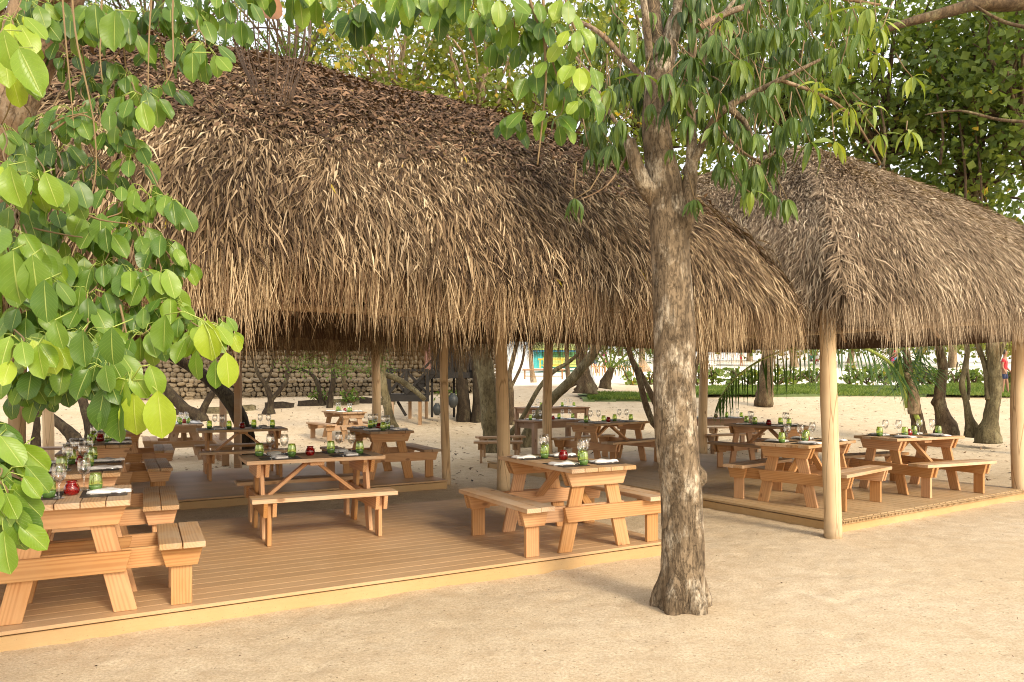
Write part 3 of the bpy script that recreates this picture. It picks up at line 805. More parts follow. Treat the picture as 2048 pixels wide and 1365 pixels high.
def roof(root, e0, e1, n0, n1, r1, r2, ze, zr, cnt, fringe_cnt, mat, fall=1.0, zes=None, B=0.40, litter=0.0, rot=29.4, org=(0, 0), seed=1, fl=0.55):
    """four thatched faces over the rectangle e0..e1 x n0..n1 with the ridge from r1 to r2"""
    r = np.random.default_rng(seed)
    ca, sa = math.cos(math.radians(rot)), math.sin(math.radians(rot))
    def W3(p):
        p = np.asarray(p, dtype=float)
        return np.stack([org[0] + p[..., 0] * ca - p[..., 1] * sa, org[1] + p[..., 0] * sa + p[..., 1] * ca, p[..., 2]], -1)
    zes = zes or (ze,) * 4
    c = [(e0, n0), (e1, n0), (e1, n1), (e0, n1)]
    faces = [(c[0], c[1], r1, r2), (c[1], c[2], r2, r2), (c[2], c[3], r2, r1), (c[3], c[0], r1, r1)]
    # ridge along n: re-order so that every face keeps its own ridge edge
    if abs(r2[1] - r1[1]) > abs(r2[0] - r1[0]):
        faces = [(c[0], c[1], r1, r1), (c[1], c[2], r1, r2), (c[2], c[3], r2, r2), (c[3], c[0], r2, r1)]
    def surf(fi, s, t):
        a, b, p, q = faces[fi]
        a, b, p, q = map(np.array, (a, b, p, q))
        e = a[None] * (1 - s)[:, None] + b[None] * s[:, None]
        g = p[None] * (1 - s)[:, None] + q[None] * s[:, None]
        xy = e * (1 - t)[:, None] + g * t[:, None]
        z = zes[fi] + (zr - zes[fi]) * (t * (1 + B * (1 - t)) + 0.11 * (1 - np.exp(-np.maximum(t, 0) / 0.05)) * (1 - t) ** 1.5)
        for cn, rn_, dist in ((a, p, s * np.linalg.norm(b - a)), (b, q, (1 - s) * np.linalg.norm(b - a))):
            dv = (rn_ - cn) / np.linalg.norm(rn_ - cn)
            xy = xy + dv[None] * (0.20 * np.exp(-(dist / 0.8) ** 2) * (1 - t))[:, None]
        z = z + 0.07 * np.sin(s * 17 + fi) * (1 - t) * t * 2 + 0.05 * np.sin(s * 5.1 + 2 * fi)
        return W3(np.concatenate([xy, z[:, None]], 1))
    Vb, Fb, off = [], [], 0
    TV, TF, TT, o2 = [], [], [], 0
    LV, LF, LT, o3 = [], [], [], 0
    FV, FF, FT, o4 = [], [], [], 0
    for fi in range(4):
        ns, ntt = 40, 14
        s, t = np.meshgrid(np.linspace(0, 1, ns), np.linspace(0.0, 1, ntt))
        p = surf(fi, s.ravel(), t.ravel())
        i = (np.arange(ntt - 1)[:, None] * ns + np.arange(ns - 1)[None]).reshape(-1)
        Vb.append(p - np.array([0, 0, 0.05])); Fb.append(np.stack([i, i + 1, i + ns + 1, i + ns], 1) + off); off += len(p)
        a, b, g, h = map(np.array, faces[fi]); wl = np.linalg.norm(b - a); wr = np.linalg.norm(h - g)
        # thatch leaves
        n = int(cnt[fi] * (3.9 if cnt[fi] > 20000 else 1.6))
        s, t = r.random(n), r.random(n) ** 0.95
        keep = r.random(n) < ((1 - t) * wl + t * wr) / max(wl, wr)
        s, t = s[keep], t[keep]
        p = surf(fi, s, t); pd = surf(fi, s, np.maximum(t - 0.01, -0.05)); ps = surf(fi, s + 0.004, t)
        D = nrm(pd - p); T_ = nrm(ps - p); N = nrm(np.cross(T_, -D)); N *= np.sign(N[:, 2:3] + 1e-9)
        m = len(p)
        th = r.normal(0, 0.42, m) + (vnoise(s * wl * 3.1, t * 9, seed + 40 + fi) - .5) * 0.9
        D = nrm(D * np.cos(th)[:, None] + T_ * np.sin(th)[:, None] + N * r.uniform(-0.06, 0.50, m)[:, None])
        L = r.uniform(0.07, 0.16, m); Wd = r.uniform(0.007, 0.018, m) * np.where(r.random(m) < .06, 1.5, 1)
        low = np.clip(1 - t / 0.45, 0, 1); L = L * (1 + .5 * low); Wd = Wd * (1 - .15 * low)
        D = nrm(D + np.array([0, 0, -1.0]) * (.35 * low)[:, None])
        V, Fq = strips(p + N * r.uniform(0.0, 0.085, m)[:, None], D, N, L, Wd, r.uniform(0.0, 0.45, m), r.uniform(-0.01, 0.03, m), r.normal(0, 1.5, m), (0.35, 1.0, 0.8, 0.06))
        TV.append(V); TF.append(Fq + o2); o2 += len(V)
        cl = vnoise(s * wl * 1.1, t * 5, seed + fi)
        tt = np.clip(r.beta(1.0, 1.3, m) + (cl - 0.5) * 0.30, 0, 0.97); tt = np.where(r.random(m) < 0.0012, 1.0, tt)
        TT.append(np.repeat(tt, 6))
        if litter and fi in (0, 1, 3):  # dead leaves whose dark tone also carries the tree shade up there
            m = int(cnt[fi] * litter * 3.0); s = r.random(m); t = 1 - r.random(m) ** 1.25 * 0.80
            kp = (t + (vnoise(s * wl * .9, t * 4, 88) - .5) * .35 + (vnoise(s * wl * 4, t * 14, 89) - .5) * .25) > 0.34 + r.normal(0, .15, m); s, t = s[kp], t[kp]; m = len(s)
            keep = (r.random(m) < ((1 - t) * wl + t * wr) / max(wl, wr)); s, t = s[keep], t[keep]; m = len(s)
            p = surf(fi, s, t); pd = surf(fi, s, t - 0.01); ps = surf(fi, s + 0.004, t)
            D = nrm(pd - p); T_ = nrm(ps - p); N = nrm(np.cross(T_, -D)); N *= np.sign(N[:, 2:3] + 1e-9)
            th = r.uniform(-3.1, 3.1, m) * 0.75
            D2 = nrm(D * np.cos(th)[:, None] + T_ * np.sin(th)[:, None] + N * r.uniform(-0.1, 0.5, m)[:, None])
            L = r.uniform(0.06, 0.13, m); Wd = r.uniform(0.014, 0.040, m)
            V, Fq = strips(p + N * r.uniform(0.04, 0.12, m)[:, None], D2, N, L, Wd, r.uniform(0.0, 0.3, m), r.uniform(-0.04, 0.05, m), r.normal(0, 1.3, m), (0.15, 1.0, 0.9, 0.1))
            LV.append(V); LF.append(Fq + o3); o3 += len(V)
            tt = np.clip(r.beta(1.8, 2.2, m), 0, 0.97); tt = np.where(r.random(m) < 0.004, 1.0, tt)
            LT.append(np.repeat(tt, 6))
        # hanging fringe
        m = int(fringe_cnt[fi]); s = r.random(m); t = np.abs(r.normal(0, 0.13, m)) - 0.02
        p = surf(fi, s, t); pd = surf(fi, s, t - 0.01); ps = surf(fi, s + 0.004, t)
        D = nrm(pd - p); T_ = nrm(ps - p); N = nrm(np.cross(T_, -D)); N *= np.sign(N[:, 2:3] + 1e-9)
        outw = N.copy(); outw[:, 2] = 0; outw = nrm(outw)
        hang = np.clip(1 - t * 3.5, 0, 1)
        clump = vnoise(s * wl * 2.2, s * 0, seed + 7 * fi)
        D2 = nrm(D * (1.1 - hang)[:, None] + np.array([0, 0, -1.0]) * (0.4 + hang)[:, None] + T_ * (r.normal(0, 0.20, m) + (vnoise(s * wl * 4, s * 0, 11 + fi) - 0.5) * 0.35)[:, None] + outw * r.uniform(-0.06, 0.22, m)[:, None])
        L = r.uniform(0.22, 0.48, m) * (0.75 + 0.45 * clump) * fl / 0.55
        Wd = r.uniform(0.0025, 0.0075, m) * (1 + t * 5)
        V, Fq = strips(p + N * r.uniform(-0.05, 0.06, m)[:, None] + outw * r.uniform(-0.05, 0.05, m)[:, None], D2, outw, L, Wd, r.uniform(0.0, 0.25, m), r.uniform(-0.02, 0.03, m), r.normal(0, 0.8, m), (0.8, 1.0, 0.8, 0.25), 0.0)
        # loose curling ends
        V4 = V.reshape(m, 6, 3); cu = r.normal(0, 0.045, m); V4[:, 4:6] += T_[:, None] * cu[:, None, None]; V4[:, 2:4] += T_[:, None] * (cu * 0.3)[:, None, None]
        FV.append(V4.reshape(-1, 3)); FF.append(Fq + o4); o4 += len(V)
        FT.append(np.repeat(np.clip(r.beta(1.2, 1.2, m) + (clump - 0.5) * 0.3, 0, 1), 6))
    V = np.concatenate(Vb); Fq = np.concatenate(Fb)
    inv = root.matrix_basis.inverted()
    def loc(V):
        A = np.array(inv); return V @ A[:3, :3].T + A[:3, 3]
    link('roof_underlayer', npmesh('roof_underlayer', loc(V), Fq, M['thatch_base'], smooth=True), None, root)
    tag(link('thatch', npmesh('thatch', loc(np.concatenate(TV)), np.concatenate(TF), M[mat], np.concatenate(TT)), None, root), kind='stuff')
    tag(link('thatch_fringe', npmesh('thatch_fringe', loc(np.concatenate(FV)), np.concatenate(FF), M['thatch_fringe' if mat == 'thatch' else mat], np.concatenate(FT)), None, root), kind='stuff')
    if LV:
        tag(link('dead_leaf_litter_shaded', npmesh('dead_leaf_litter_shaded', loc(np.concatenate(LV)), np.concatenate(LF), M['thatch_litter_shaded'], np.concatenate(LT)), None, root), kind='stuff')
    # ridge and hip capping: long dry fronds laid along the lines
    lines = [(r1, r2, 1.0)] + [(c[i], (r1 if (faces[i][2] == r1) else r2), 0.0) for i in range(4)]
    corner_r = {0: faces[0][2], 1: faces[0][3], 2: faces[2][2], 3: faces[2][3]}
    KV, KF, KT, o5 = [], [], [], 0
    segs = [(np.array([*r1, zr]), np.array([*r2, zr]), 1800)]
    hips = []
    for i in range(4):
        cc = np.array(c[i]); rr = np.array(corner_r[i]); hips.append((cc, rr))
    for a, b, m in segs:
        u = r.random(m); p = W3(a[None] * (1 - u)[:, None] + b[None] * u[:, None])
        ax = nrm(W3(b) - W3(a)) * np.ones((m, 1)); side = nrm(np.cross(ax, np.array([0, 0, 1.0])[None])) * r.choice([-1, 1], m)[:, None]
        D = nrm(ax * r.normal(0, 0.8, m)[:, None] + side * r.uniform(0.2, 1, m)[:, None] + np.array([0, 0, -0.35]))
        N = nrm(side * 0.6 + np.array([0, 0, 0.8]))
        V, Fq = strips(p + np.array([0, 0, 0.02]) + N * r.uniform(0, 0.14, m)[:, None], D, N, r.uniform(0.2, 0.5, m), r.uniform(0.02, 0.045, m), r.uniform(0.1, 0.5, m), r.uniform(0, 0.03, m), r.normal(0, 0.8, m))
        KV.append(V); KF.append(Fq + o5); o5 += len(V); KT.append(np.repeat(np.clip(r.beta(1.6, 3, m), 0, 0.9), 6))
    for k, (cc, rr) in enumerate(hips):
        m = 1300; u = r.random(m)
        gg = lambda u: u * (1 + B * (1 - u)) + 0.11 * (1 - np.exp(-np.maximum(u, 0) / 0.05)) * (1 - u) ** 1.5
        dv = (rr - cc) / np.linalg.norm(rr - cc); z = ze + (zr - ze) * gg(u)
        xy = cc[None] * (1 - u)[:, None] + rr[None] * u[:, None] + dv[None] * (.20 * (1 - u))[:, None]
        p = W3(np.concatenate([xy, z[:, None]], 1))
        u2 = u - 0.01; xy2 = cc[None] * (1 - u2)[:, None] + rr[None] * u2[:, None] + dv[None] * (.20 * (1 - u2))[:, None]; z2 = ze + (zr - ze) * gg(u2)
        D0 = nrm(W3(np.concatenate([xy2, z2[:, None]], 1)) - p)
        side = nrm(np.cross(D0, np.array([0, 0, 1.0])[None]))
        N = nrm(np.cross(side, D0)); N *= np.sign(N[:, 2:3] + 1e-9)
        D = nrm(D0 + side * r.normal(0, 1.0, m)[:, None] + N * r.uniform(-0.1, 0.15, m)[:, None])
        V, Fq = strips(p + N * r.uniform(-0.02, 0.08, m)[:, None], D, N, r.uniform(0.10, 0.24, m), r.uniform(0.008, 0.020, m), r.uniform(0.0, 0.35, m), r.uniform(0, 0.03, m), r.normal(0, 0.8, m))
        KV.append(V); KF.append(Fq + o5); o5 += len(V); KT.append(np.repeat(np.clip(r.beta(2, 2.2, m), 0, 0.95), 6))
    tag(link('ridge_cap', npmesh('ridge_cap', loc(np.concatenate(KV)), np.concatenate(KF), M['thatch_litter_shaded' if mat == 'thatch' else mat], np.concatenate(KT)), None, root), kind='stuff')
    # eave beams and rafters inside
    ins = 0.55; zb = ze + 0.30
    cc = [(e0 + ins, n0 + ins), (e1 - ins, n0 + ins), (e1 - ins, n1 - ins), (e0 + ins, n1 - ins)]
    for i in range(4):
        a, b = W3((*cc[i], zb)), W3((*cc[(i + 1) % 4], zb))
        mb = MB(); mb.tube([Vector(loc(a[None])[0]), Vector(loc(b[None])[0])], 0.06, 8)
        link('eave_beam', mb.mesh('eave_beam', M['post']), None, root)
        n = max(3, int((Vector(b) - Vector(a)).length / 0.9))
        for k in range(n):
            u = (k + 0.5) / n
            s = np.array([u]); p0 = surf(i, s, np.array([0.04]))[0]; p1 = surf(i, s, np.array([0.93]))[0]
            mm = [surf(i, s, np.array([q]))[0] - np.array([0, 0, 0.16]) for q in (0.03, 0.25, 0.5, 0.75, 0.95)]
            mb = MB(); mb.tube([Vector(loc(x[None])[0]) for x in mm], 0.035, 6)
            link('rafter', mb.mesh('rafter', M['pine_old']), None, root)

def post(root, x, y, r, top=2.75, sink=-0.05, label=None, seed=0, square=0.0, base=0.0):
    inv = root.matrix_basis.inverted()
    mb = MB()
    if square:
        mb.box((0, 0, (top + sink) / 2), (square, square, top - sink))
        me = mb.mesh('post', M['pine_old'])
    else:
        q = random.Random(seed); n = 22; pts, rad = [], []
        for i in range(n):
            t = i / (n - 1); z = sink + (top - sink) * t
            pts.append((0.022 * math.sin(t * 4 + seed), 0.015 * math.cos(t * 3 + seed * 2), z))
            rad.append(r * (1.06 - 0.12 * t) * (1 + 0.018 * math.sin(t * 23 + seed) + q.uniform(-0.008, 0.008)))
        mb.tube(pts, rad, 20, rough=0.012, seed=seed)
        me = mb.mesh('post', M['post'])
    o = link('post', me, None, root, inv @ Matrix.Translation((x, y, base)))
    if label: o['label'] = label
    return o

big = empty('thatched_pavilion', EN(1.0, 8.0), 0, 'big brown thatched roof over the foreground deck, covered in dead leaves', 'pavilion')
bpy.context.view_layer.update()
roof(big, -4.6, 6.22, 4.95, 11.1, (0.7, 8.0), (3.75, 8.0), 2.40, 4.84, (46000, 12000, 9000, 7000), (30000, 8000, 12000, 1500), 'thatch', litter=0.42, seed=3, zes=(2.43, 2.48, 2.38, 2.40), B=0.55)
post(big, -0.15, 11.5, 0.098, seed=1)
post(big, -1.08, 12.05, 0.068, seed=2)
post(big, 0.70, 14.4, 0.09, top=2.5, seed=3)
post(big, -6.95, 10.5, 0.105, top=3.0, seed=4)
post(big, -5.2, 3.2, 0.10, top=3.0, seed=5)
rear = empty('thatched_pavilion', EN(0.5, 13.3), 0, 'low thatched roof over the rear left deck, behind the big roof', 'pavilion')
bpy.context.view_layer.update()
roof(rear, -6.5, 5.0, 11.35, 15.3, (-4.4, 13.3), (3.0, 13.3), 2.40, 4.15, (3500, 1500, 1500, 800), (2500, 1500, 6000, 500), 'thatch', seed=5, fl=0.5)
post(rear, -2.68, 14.6, 0.085, seed=6)
post(rear, -9.35, 15.0, 0.10, seed=7)
for x, y in ((-6.05, 15.6), (-5.15, 14.0), (-6.9, 13.6)):
    post(rear, x, y, 0, square=0.11, top=2.05)
gr = empty('thatched_pavilion', (3.60, 8.12, 0), 0, 'greyer pointed thatched roof over the tan deck on the right', 'pavilion')
bpy.context.view_layer.update()
roof(gr, -0.75, 8.1, -0.55, 8.0, (3.05, 2.9), (3.05, 5.0), 2.49, 5.38, (44000, 3000, 3000, 26000), (26000, 1500, 1500, 12000), 'thatch_grey', rot=32.0, org=(3.60, 8.12), seed=8, B=0.50, fl=0.52)
post(gr, 3.39, 7.93, 0.086, seed=8, label='pale round post at the front corner of the tan deck')
post(gr, 7.27, 10.66, 0.094, seed=9, label='pale round post at the right corner of the tan deck')
post(gr, 4.45, 17.3, 0.10, seed=10)

# ------------------------------------------------------------------ leaves
def leaf_base(nu, nv, width, kind):
    """unit leaf along +Y, face +Z; returns V, F, UV"""
    V, UV, Fc = [], [], []
    for j in range(nv + 1):
        v = j / nv
        if kind == 'broad': w_ = width * (math.sin(math.pi * (v * 0.985)) ** (0.78 - 0.30 * v))
        elif kind == 'lance': w_ = width * (math.sin(math.pi * v ** 0.85) ** 0.9)
        else: w_ = width * math.sqrt(max(0.0, 1 - (2 * v - 1) ** 2))
        if j == 0: w_ = width * 0.04
        if j == nv: w_ = width * 0.02
        for i in range(nu + 1):
            u = i / nu
            V.append(((u - 0.5) * w_, v, 0.0)); UV.append((u, v))
    for j in range(nv):
        for i in range(nu):
            a = j * (nu + 1) + i
            Fc.append([a, a + 1, a + nu + 2, a + nu + 1])
    return np.array(V), np.array(Fc), np.array(UV)

def bend(V, fold, droop, twist, wave, ph=0.0):
    V = V.copy(); x, y = V[:, 0].copy(), V[:, 1].copy()
    z = -np.abs(x) * -fold + wave * np.sin(y * 11 + ph) * np.abs(x) * 2.2 + wave * 0.6 * np.sin(x * 12 + ph * 2)
    z = z - droop * y * y
    a = twist * y
    V[:, 0] = x * np.cos(a) - z * np.sin(a) * 0.3; V[:, 2] = z + x * np.sin(a)
    V[:, 1] = y * (1 - 0.25 * droop * y)
    return V

class Leaves:
    """collects leaf placements of one tree; the largest in view become objects, the rest one mesh"""
    def __init__(s, kind, width, mat, nu=4, nv=6, variants=4, fold=0.25, droop=0.25, wave=0.06, seed=1, ntint=5):
        s.mat = mat; s.tr = []; s.r = np.random.default_rng(seed); s.var = []
        b, f, uv = leaf_base(nu, nv, width, kind); s.f = f; s.uv = uv
        for k in range(variants):
            s.var.append(bend(b, fold * s.r.uniform(0.4, 1.4), droop * s.r.uniform(0.2, 1.7), s.r.normal(0, 0.35), wave * s.r.uniform(0.5, 1.5), k))
        s.nt = ntint
    def add(s, p, d, n, size, tint):
        d = Vector(d).normalized(); n = Vector(n); x = d.cross(n)
        if x.length < 1e-4: x = d.cross(Vector((0.3, 0.7, 0.5)))
        x.normalize(); n = x.cross(d)
        s.tr.append((Vector(p), x, d, n, size, tint, int(s.r.integers(len(s.var)))))
    def build(s, root, nobj=300, name='leaf', mass='foliage'):
        inv = root.matrix_basis.inverted()
        tr = s.tr
        def score(t):
            p = t[0]
            if p.y < 0.3: return 0
            px = 1024 + F * p.x / p.y; py = YH - F * (p.z - HC) / p.y
            if px < -20 or px > 2068 or py < -20 or py > 1380: return 0
            return t[4] / p.y * abs(t[3].dot(p.normalized()) * 0.7 + 0.3)
        order = sorted(range(len(tr)), key=lambda i: -score(tr[i]))
        ob, rest = order[:nobj], order[nobj:]
        cache = {}
        for i in ob:
            p, x, d, n, sz, ti, k = tr[i]
            q = min(s.nt - 1, int(ti * s.nt))
            if (k, q) not in cache:
                cache[(k, q)] = npmesh(name, s.var[k], s.f, s.mat, np.full(len(s.var[k]), (q + 0.5) / s.nt), s.uv, True)
            mt = Matrix((x, d, n)).transposed() * sz
            mt = mt.to_4x4(); mt.translation = p
            link(name, cache[(k, q)], None, root, inv @ mt)
        if rest:
            R = np.array([[tr[i][1], tr[i][2], tr[i][3]] for i in rest], dtype=float)   # rows = axes
            T = np.array([tr[i][0] for i in rest], dtype=float); S = np.array([tr[i][4] for i in rest]); TI = np.array([tr[i][5] for i in rest]); K = np.array([tr[i][6] for i in rest])
            B = np.stack(s.var)[K] * S[:, None, None]
            V = np.einsum('nvk,nkj->nvj', B, R) + T[:, None]
            A = np.array(inv); V = V.reshape(-1, 3) @ A[:3, :3].T + A[:3, 3]
            nv = s.var[0].shape[0]
            Fc = (np.arange(len(rest))[:, None, None] * nv + s.f[None]).reshape(-1, 4)
            tag(link(mass, npmesh(mass, V, Fc, s.mat, np.repeat(TI, nv), np.tile(s.uv, (len(rest), 1)), True), None, root), kind='stuff')

def loc_tube(root, name, pts, rad, mat, seg=8, k=4, rough=0.0, seed=0, cap=True, sm=True):
    inv = root.matrix_basis.inverted()
    if sm: pts, rad = smooth_path(pts, rad, k)
    mb = MB(); mb.tube([inv @ Vector(p) for p in pts], rad, seg, rough=rough, seed=seed, cap=cap)
    return link(name, mb.mesh(name, mat), None, root)

def dense_trunk(root, name, pts, rad, mat, seg=64, k=24, amp=0.05, seed=0):
    """finely divided trunk whose bark is displaced"""
    pts, rad = smooth_path(pts, rad, k)
    inv = root.matrix_basis.inverted()
    pts = [inv @ Vector(p) for p in pts]
    mb = MB(); mb.tube(pts, rad, seg, cap=True)
    V = np.array(mb.v); n = len(pts)
    C_ = np.repeat(np.array([tuple(p) for p in pts]), seg, axis=0); d = V - C_
    an = np.tile(np.arange(seg) / seg, n); h = np.repeat(np.arange(n) / n * (Vector(pts[0]) - Vector(pts[-1])).length, seg)
    def per(f, s_, fy):   # periodic in angle
        return vnoise(np.minimum(an, 1 - an) * f * 2, h * fy, s_)
    g = (per(2.5, seed, 1.3) - 0.5) * 1.3 + (per(6, seed + 1, 2.6) - 0.5) * 0.9 + (per(16, seed + 2, 9) - 0.5) * 0.55 + (per(30, seed + 3, 22) - 0.5) * 0.35
    V = C_ + d * (1 + amp * g * 2)[:, None]
    mb.v = [tuple(v) for v in V]
    return link(name, mb.mesh(name, mat), None, root)

# ---- the broad-leaved tree whose trunk stands at the left edge, branches overhead
bt = empty('broadleaf_tree', (-3.3, 3.3, 0), 0, 'large leaved tree at the left edge, bright green leaves hanging before the roof', 'tree')
bpy.context.view_layer.update()
dense_trunk(bt, 'trunk', [(-3.35, 3.3, -0.1), (-3.2, 3.3, 1.0), (-2.75, 3.25, 2.0), P(-70, 420, 3.2), P(10, 200, 3.2), P(75, 50, 3.2), P(140, -110, 3.2), P(230, -330, 3.3)], [0.24, 0.2, 0.17, 0.13, 0.115, 0.12, 0.115, 0.10], M['bark_left'], 40, 14, 0.045, 3)
loc_tube(bt, 'branch', [P(15, 150, 3.2), P(-50, 60, 3.15), P(-120, -60, 3.0)], [0.075, 0.06, 0.05], M['bark_left'], 10, 4, 0.1)
loc_tube(bt, 'branch', [P(140, -110, 3.2), P(420, -150, 3.4), P(760, -140, 3.7), P(1050, -110, 4.0), P(1180, -70, 4.2)], [0.08, 0.06, 0.045, 0.03, 0.015], M['bark_left'], 10, 5, 0.08)
loc_tube(bt, 'branch', [P(90, 0, 3.1), P(200, -60, 2.9), P(330, -120, 2.7)], [0.05, 0.035, 0.02], M['bark_left'], 8, 4, 0.08)
LB = Leaves('broad', 0.60, M['leaf_broad'], 4, 7, 9, 0.26, 0.16, 0.06, 11)
DONE = []
twigs = MB(); pets = MB()
inv = bt.matrix_basis.inverted()
def spray(px, py, d, k=6, size=0.135, tint=0.4, rad=0.055, spread=1.0, stem=None):
    c = P(px, py, d)
    if stem is not None:
        par = [q for q in DONE if 35 < py - q[1] < 230 and abs(q[0] - px) < 150]
        par = min(par, key=lambda q: (py - q[1]) + 1.6 * abs(px - q[0])) if par else (px + U(-30, 30), min(-60, py - 200) if py < 300 or px > 450 else py - 60, d + .1)
        if py > 860 and par[1] < 800: par = (-60, py - 60, d)
        DONE.append((px, py, d)); pa = P(*par)
        pts = [pa, (pa * .65 + c * .35) + Vector((U(-.02, .02), .02, U(-.01, .02))), (pa * .3 + c * .7) + Vector((U(-.03, .03), .02, 0)), c]
        rr = list(np.linspace(0.0036, 0.002, len(pts)))
        a, b = smooth_path(pts, rr, 4); twigs.tube([inv @ q for q in a], b, 6)
    ph = U(0, 6.28)
    for i in range(k):
        an = ph + i * 2.4 + U(-0.3, 0.3)
        out = Vector((math.cos(an), math.sin(an) * 0.8, 0))
        up = U(-0.5, 0.35)
        b = c + (out * 0.9 + Vector((0, 0, up))) * rad * U(0.6, 1.3) + Vector((0, 0, U(-0.03, 0.03)))
        mid = (c + b) / 2 + Vector((0, 0, 0.015))
        pets.tube([inv @ (c + Vector((0, .02, 0))), inv @ mid, inv @ b], [0.0017, 0.0014, 0.0012], 4)
        dr = (out * U(0.10, 0.75) * spread + Vector((0, 0, -1.0 + U(-0.1, 0.5)))).normalized()
        nn = Vector((out.x * 0.5 + U(-0.35, 0.35), -1.0 + out.y * 0.4, 0.4 + U(-0.35, 0.4)))
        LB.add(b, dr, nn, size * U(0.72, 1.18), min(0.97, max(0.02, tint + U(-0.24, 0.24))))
HANG = [(262, -20), (340, -30), (130, -10), (190, -60), (60, -40)]
SP = [  # px, py, depth, count, size, tint, stem points
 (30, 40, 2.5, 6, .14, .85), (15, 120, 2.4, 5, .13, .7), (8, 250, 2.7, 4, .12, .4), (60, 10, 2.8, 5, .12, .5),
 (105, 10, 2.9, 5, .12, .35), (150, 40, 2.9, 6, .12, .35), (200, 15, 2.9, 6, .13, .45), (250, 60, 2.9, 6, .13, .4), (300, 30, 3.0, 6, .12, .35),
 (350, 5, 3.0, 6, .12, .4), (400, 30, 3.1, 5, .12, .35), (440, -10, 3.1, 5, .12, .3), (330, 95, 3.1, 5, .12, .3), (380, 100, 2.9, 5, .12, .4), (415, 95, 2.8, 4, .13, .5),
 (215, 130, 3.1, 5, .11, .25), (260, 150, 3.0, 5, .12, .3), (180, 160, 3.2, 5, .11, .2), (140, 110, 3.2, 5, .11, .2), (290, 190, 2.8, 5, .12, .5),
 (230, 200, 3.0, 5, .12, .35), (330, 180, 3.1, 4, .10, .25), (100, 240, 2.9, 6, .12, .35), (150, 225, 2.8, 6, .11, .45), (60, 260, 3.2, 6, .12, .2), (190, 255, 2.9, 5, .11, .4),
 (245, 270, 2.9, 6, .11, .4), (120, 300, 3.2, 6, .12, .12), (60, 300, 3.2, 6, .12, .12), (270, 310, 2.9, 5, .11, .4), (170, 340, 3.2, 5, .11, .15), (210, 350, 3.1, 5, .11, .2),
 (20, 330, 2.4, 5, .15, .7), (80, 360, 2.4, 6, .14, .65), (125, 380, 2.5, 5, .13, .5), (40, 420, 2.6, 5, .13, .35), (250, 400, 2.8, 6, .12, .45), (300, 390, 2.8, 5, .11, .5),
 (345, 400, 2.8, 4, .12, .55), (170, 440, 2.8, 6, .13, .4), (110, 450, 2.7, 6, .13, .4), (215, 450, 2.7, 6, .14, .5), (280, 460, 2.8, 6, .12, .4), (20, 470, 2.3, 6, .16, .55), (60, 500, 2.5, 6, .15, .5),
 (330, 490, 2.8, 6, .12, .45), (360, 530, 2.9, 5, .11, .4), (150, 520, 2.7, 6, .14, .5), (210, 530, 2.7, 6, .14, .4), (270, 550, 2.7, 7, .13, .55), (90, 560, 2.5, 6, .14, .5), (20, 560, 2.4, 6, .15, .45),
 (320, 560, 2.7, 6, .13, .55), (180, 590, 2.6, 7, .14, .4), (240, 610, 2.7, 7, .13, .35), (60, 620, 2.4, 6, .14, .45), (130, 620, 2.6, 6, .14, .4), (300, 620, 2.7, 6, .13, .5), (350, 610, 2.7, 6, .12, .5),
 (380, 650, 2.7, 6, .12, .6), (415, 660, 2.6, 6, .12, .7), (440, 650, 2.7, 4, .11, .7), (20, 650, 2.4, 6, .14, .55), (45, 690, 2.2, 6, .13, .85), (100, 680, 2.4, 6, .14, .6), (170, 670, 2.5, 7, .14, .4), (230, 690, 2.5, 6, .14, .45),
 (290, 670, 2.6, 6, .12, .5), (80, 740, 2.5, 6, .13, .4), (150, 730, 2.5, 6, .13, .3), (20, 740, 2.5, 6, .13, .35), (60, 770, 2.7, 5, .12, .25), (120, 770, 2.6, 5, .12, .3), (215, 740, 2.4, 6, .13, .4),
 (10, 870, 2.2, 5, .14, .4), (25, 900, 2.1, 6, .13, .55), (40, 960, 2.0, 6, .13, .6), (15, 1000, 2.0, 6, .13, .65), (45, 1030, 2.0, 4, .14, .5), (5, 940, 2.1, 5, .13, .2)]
for q in SP:
    px, py, d, k, sz, ti = q
    sx = px + U(-40, 20)
    st = [(sx + U(-20, 20), py - U(150, 230), d + 0.12), (px + U(-25, 15), py - U(50, 90), d + 0.05)]
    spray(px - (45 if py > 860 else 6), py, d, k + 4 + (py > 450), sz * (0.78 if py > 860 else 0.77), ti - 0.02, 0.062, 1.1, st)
# long hanging stems
for pts in ([(120, -90), (128, 40), (140, 170), (148, 260)], [(140, -90), (150, 60), (175, 180), (188, 250), (192, 340), (175, 420), (160, 440)], [(205, -90), (202, 60), (200, 110), (205, 165)], [(310, -90), (300, 40), (297, 120), (296, 180)], [(350, -90), (345, 30), (346, 130), (330, 170)],
            [(-20, 430), (60, 455), (130, 470), (165, 475)], [(-20, 480), (30, 500), (60, 540)], [(150, 420), (200, 440), (260, 448)], [(240, 610), (255, 680), (258, 720), (262, 760)],
            [(-20, 655), (45, 700), (80, 735)], [(100, 250), (130, 235), (175, 225)], [(105, 262), (160, 230), (200, 250)]):
    d = 2.75 if pts[0][1] < 400 else 2.6
    a, b = smooth_path([P(x, y, d) for x, y in pts], list(np.linspace(0.0042, 0.002, len(pts))), 4)
    twigs.tube([inv @ v for v in a], b, 6)
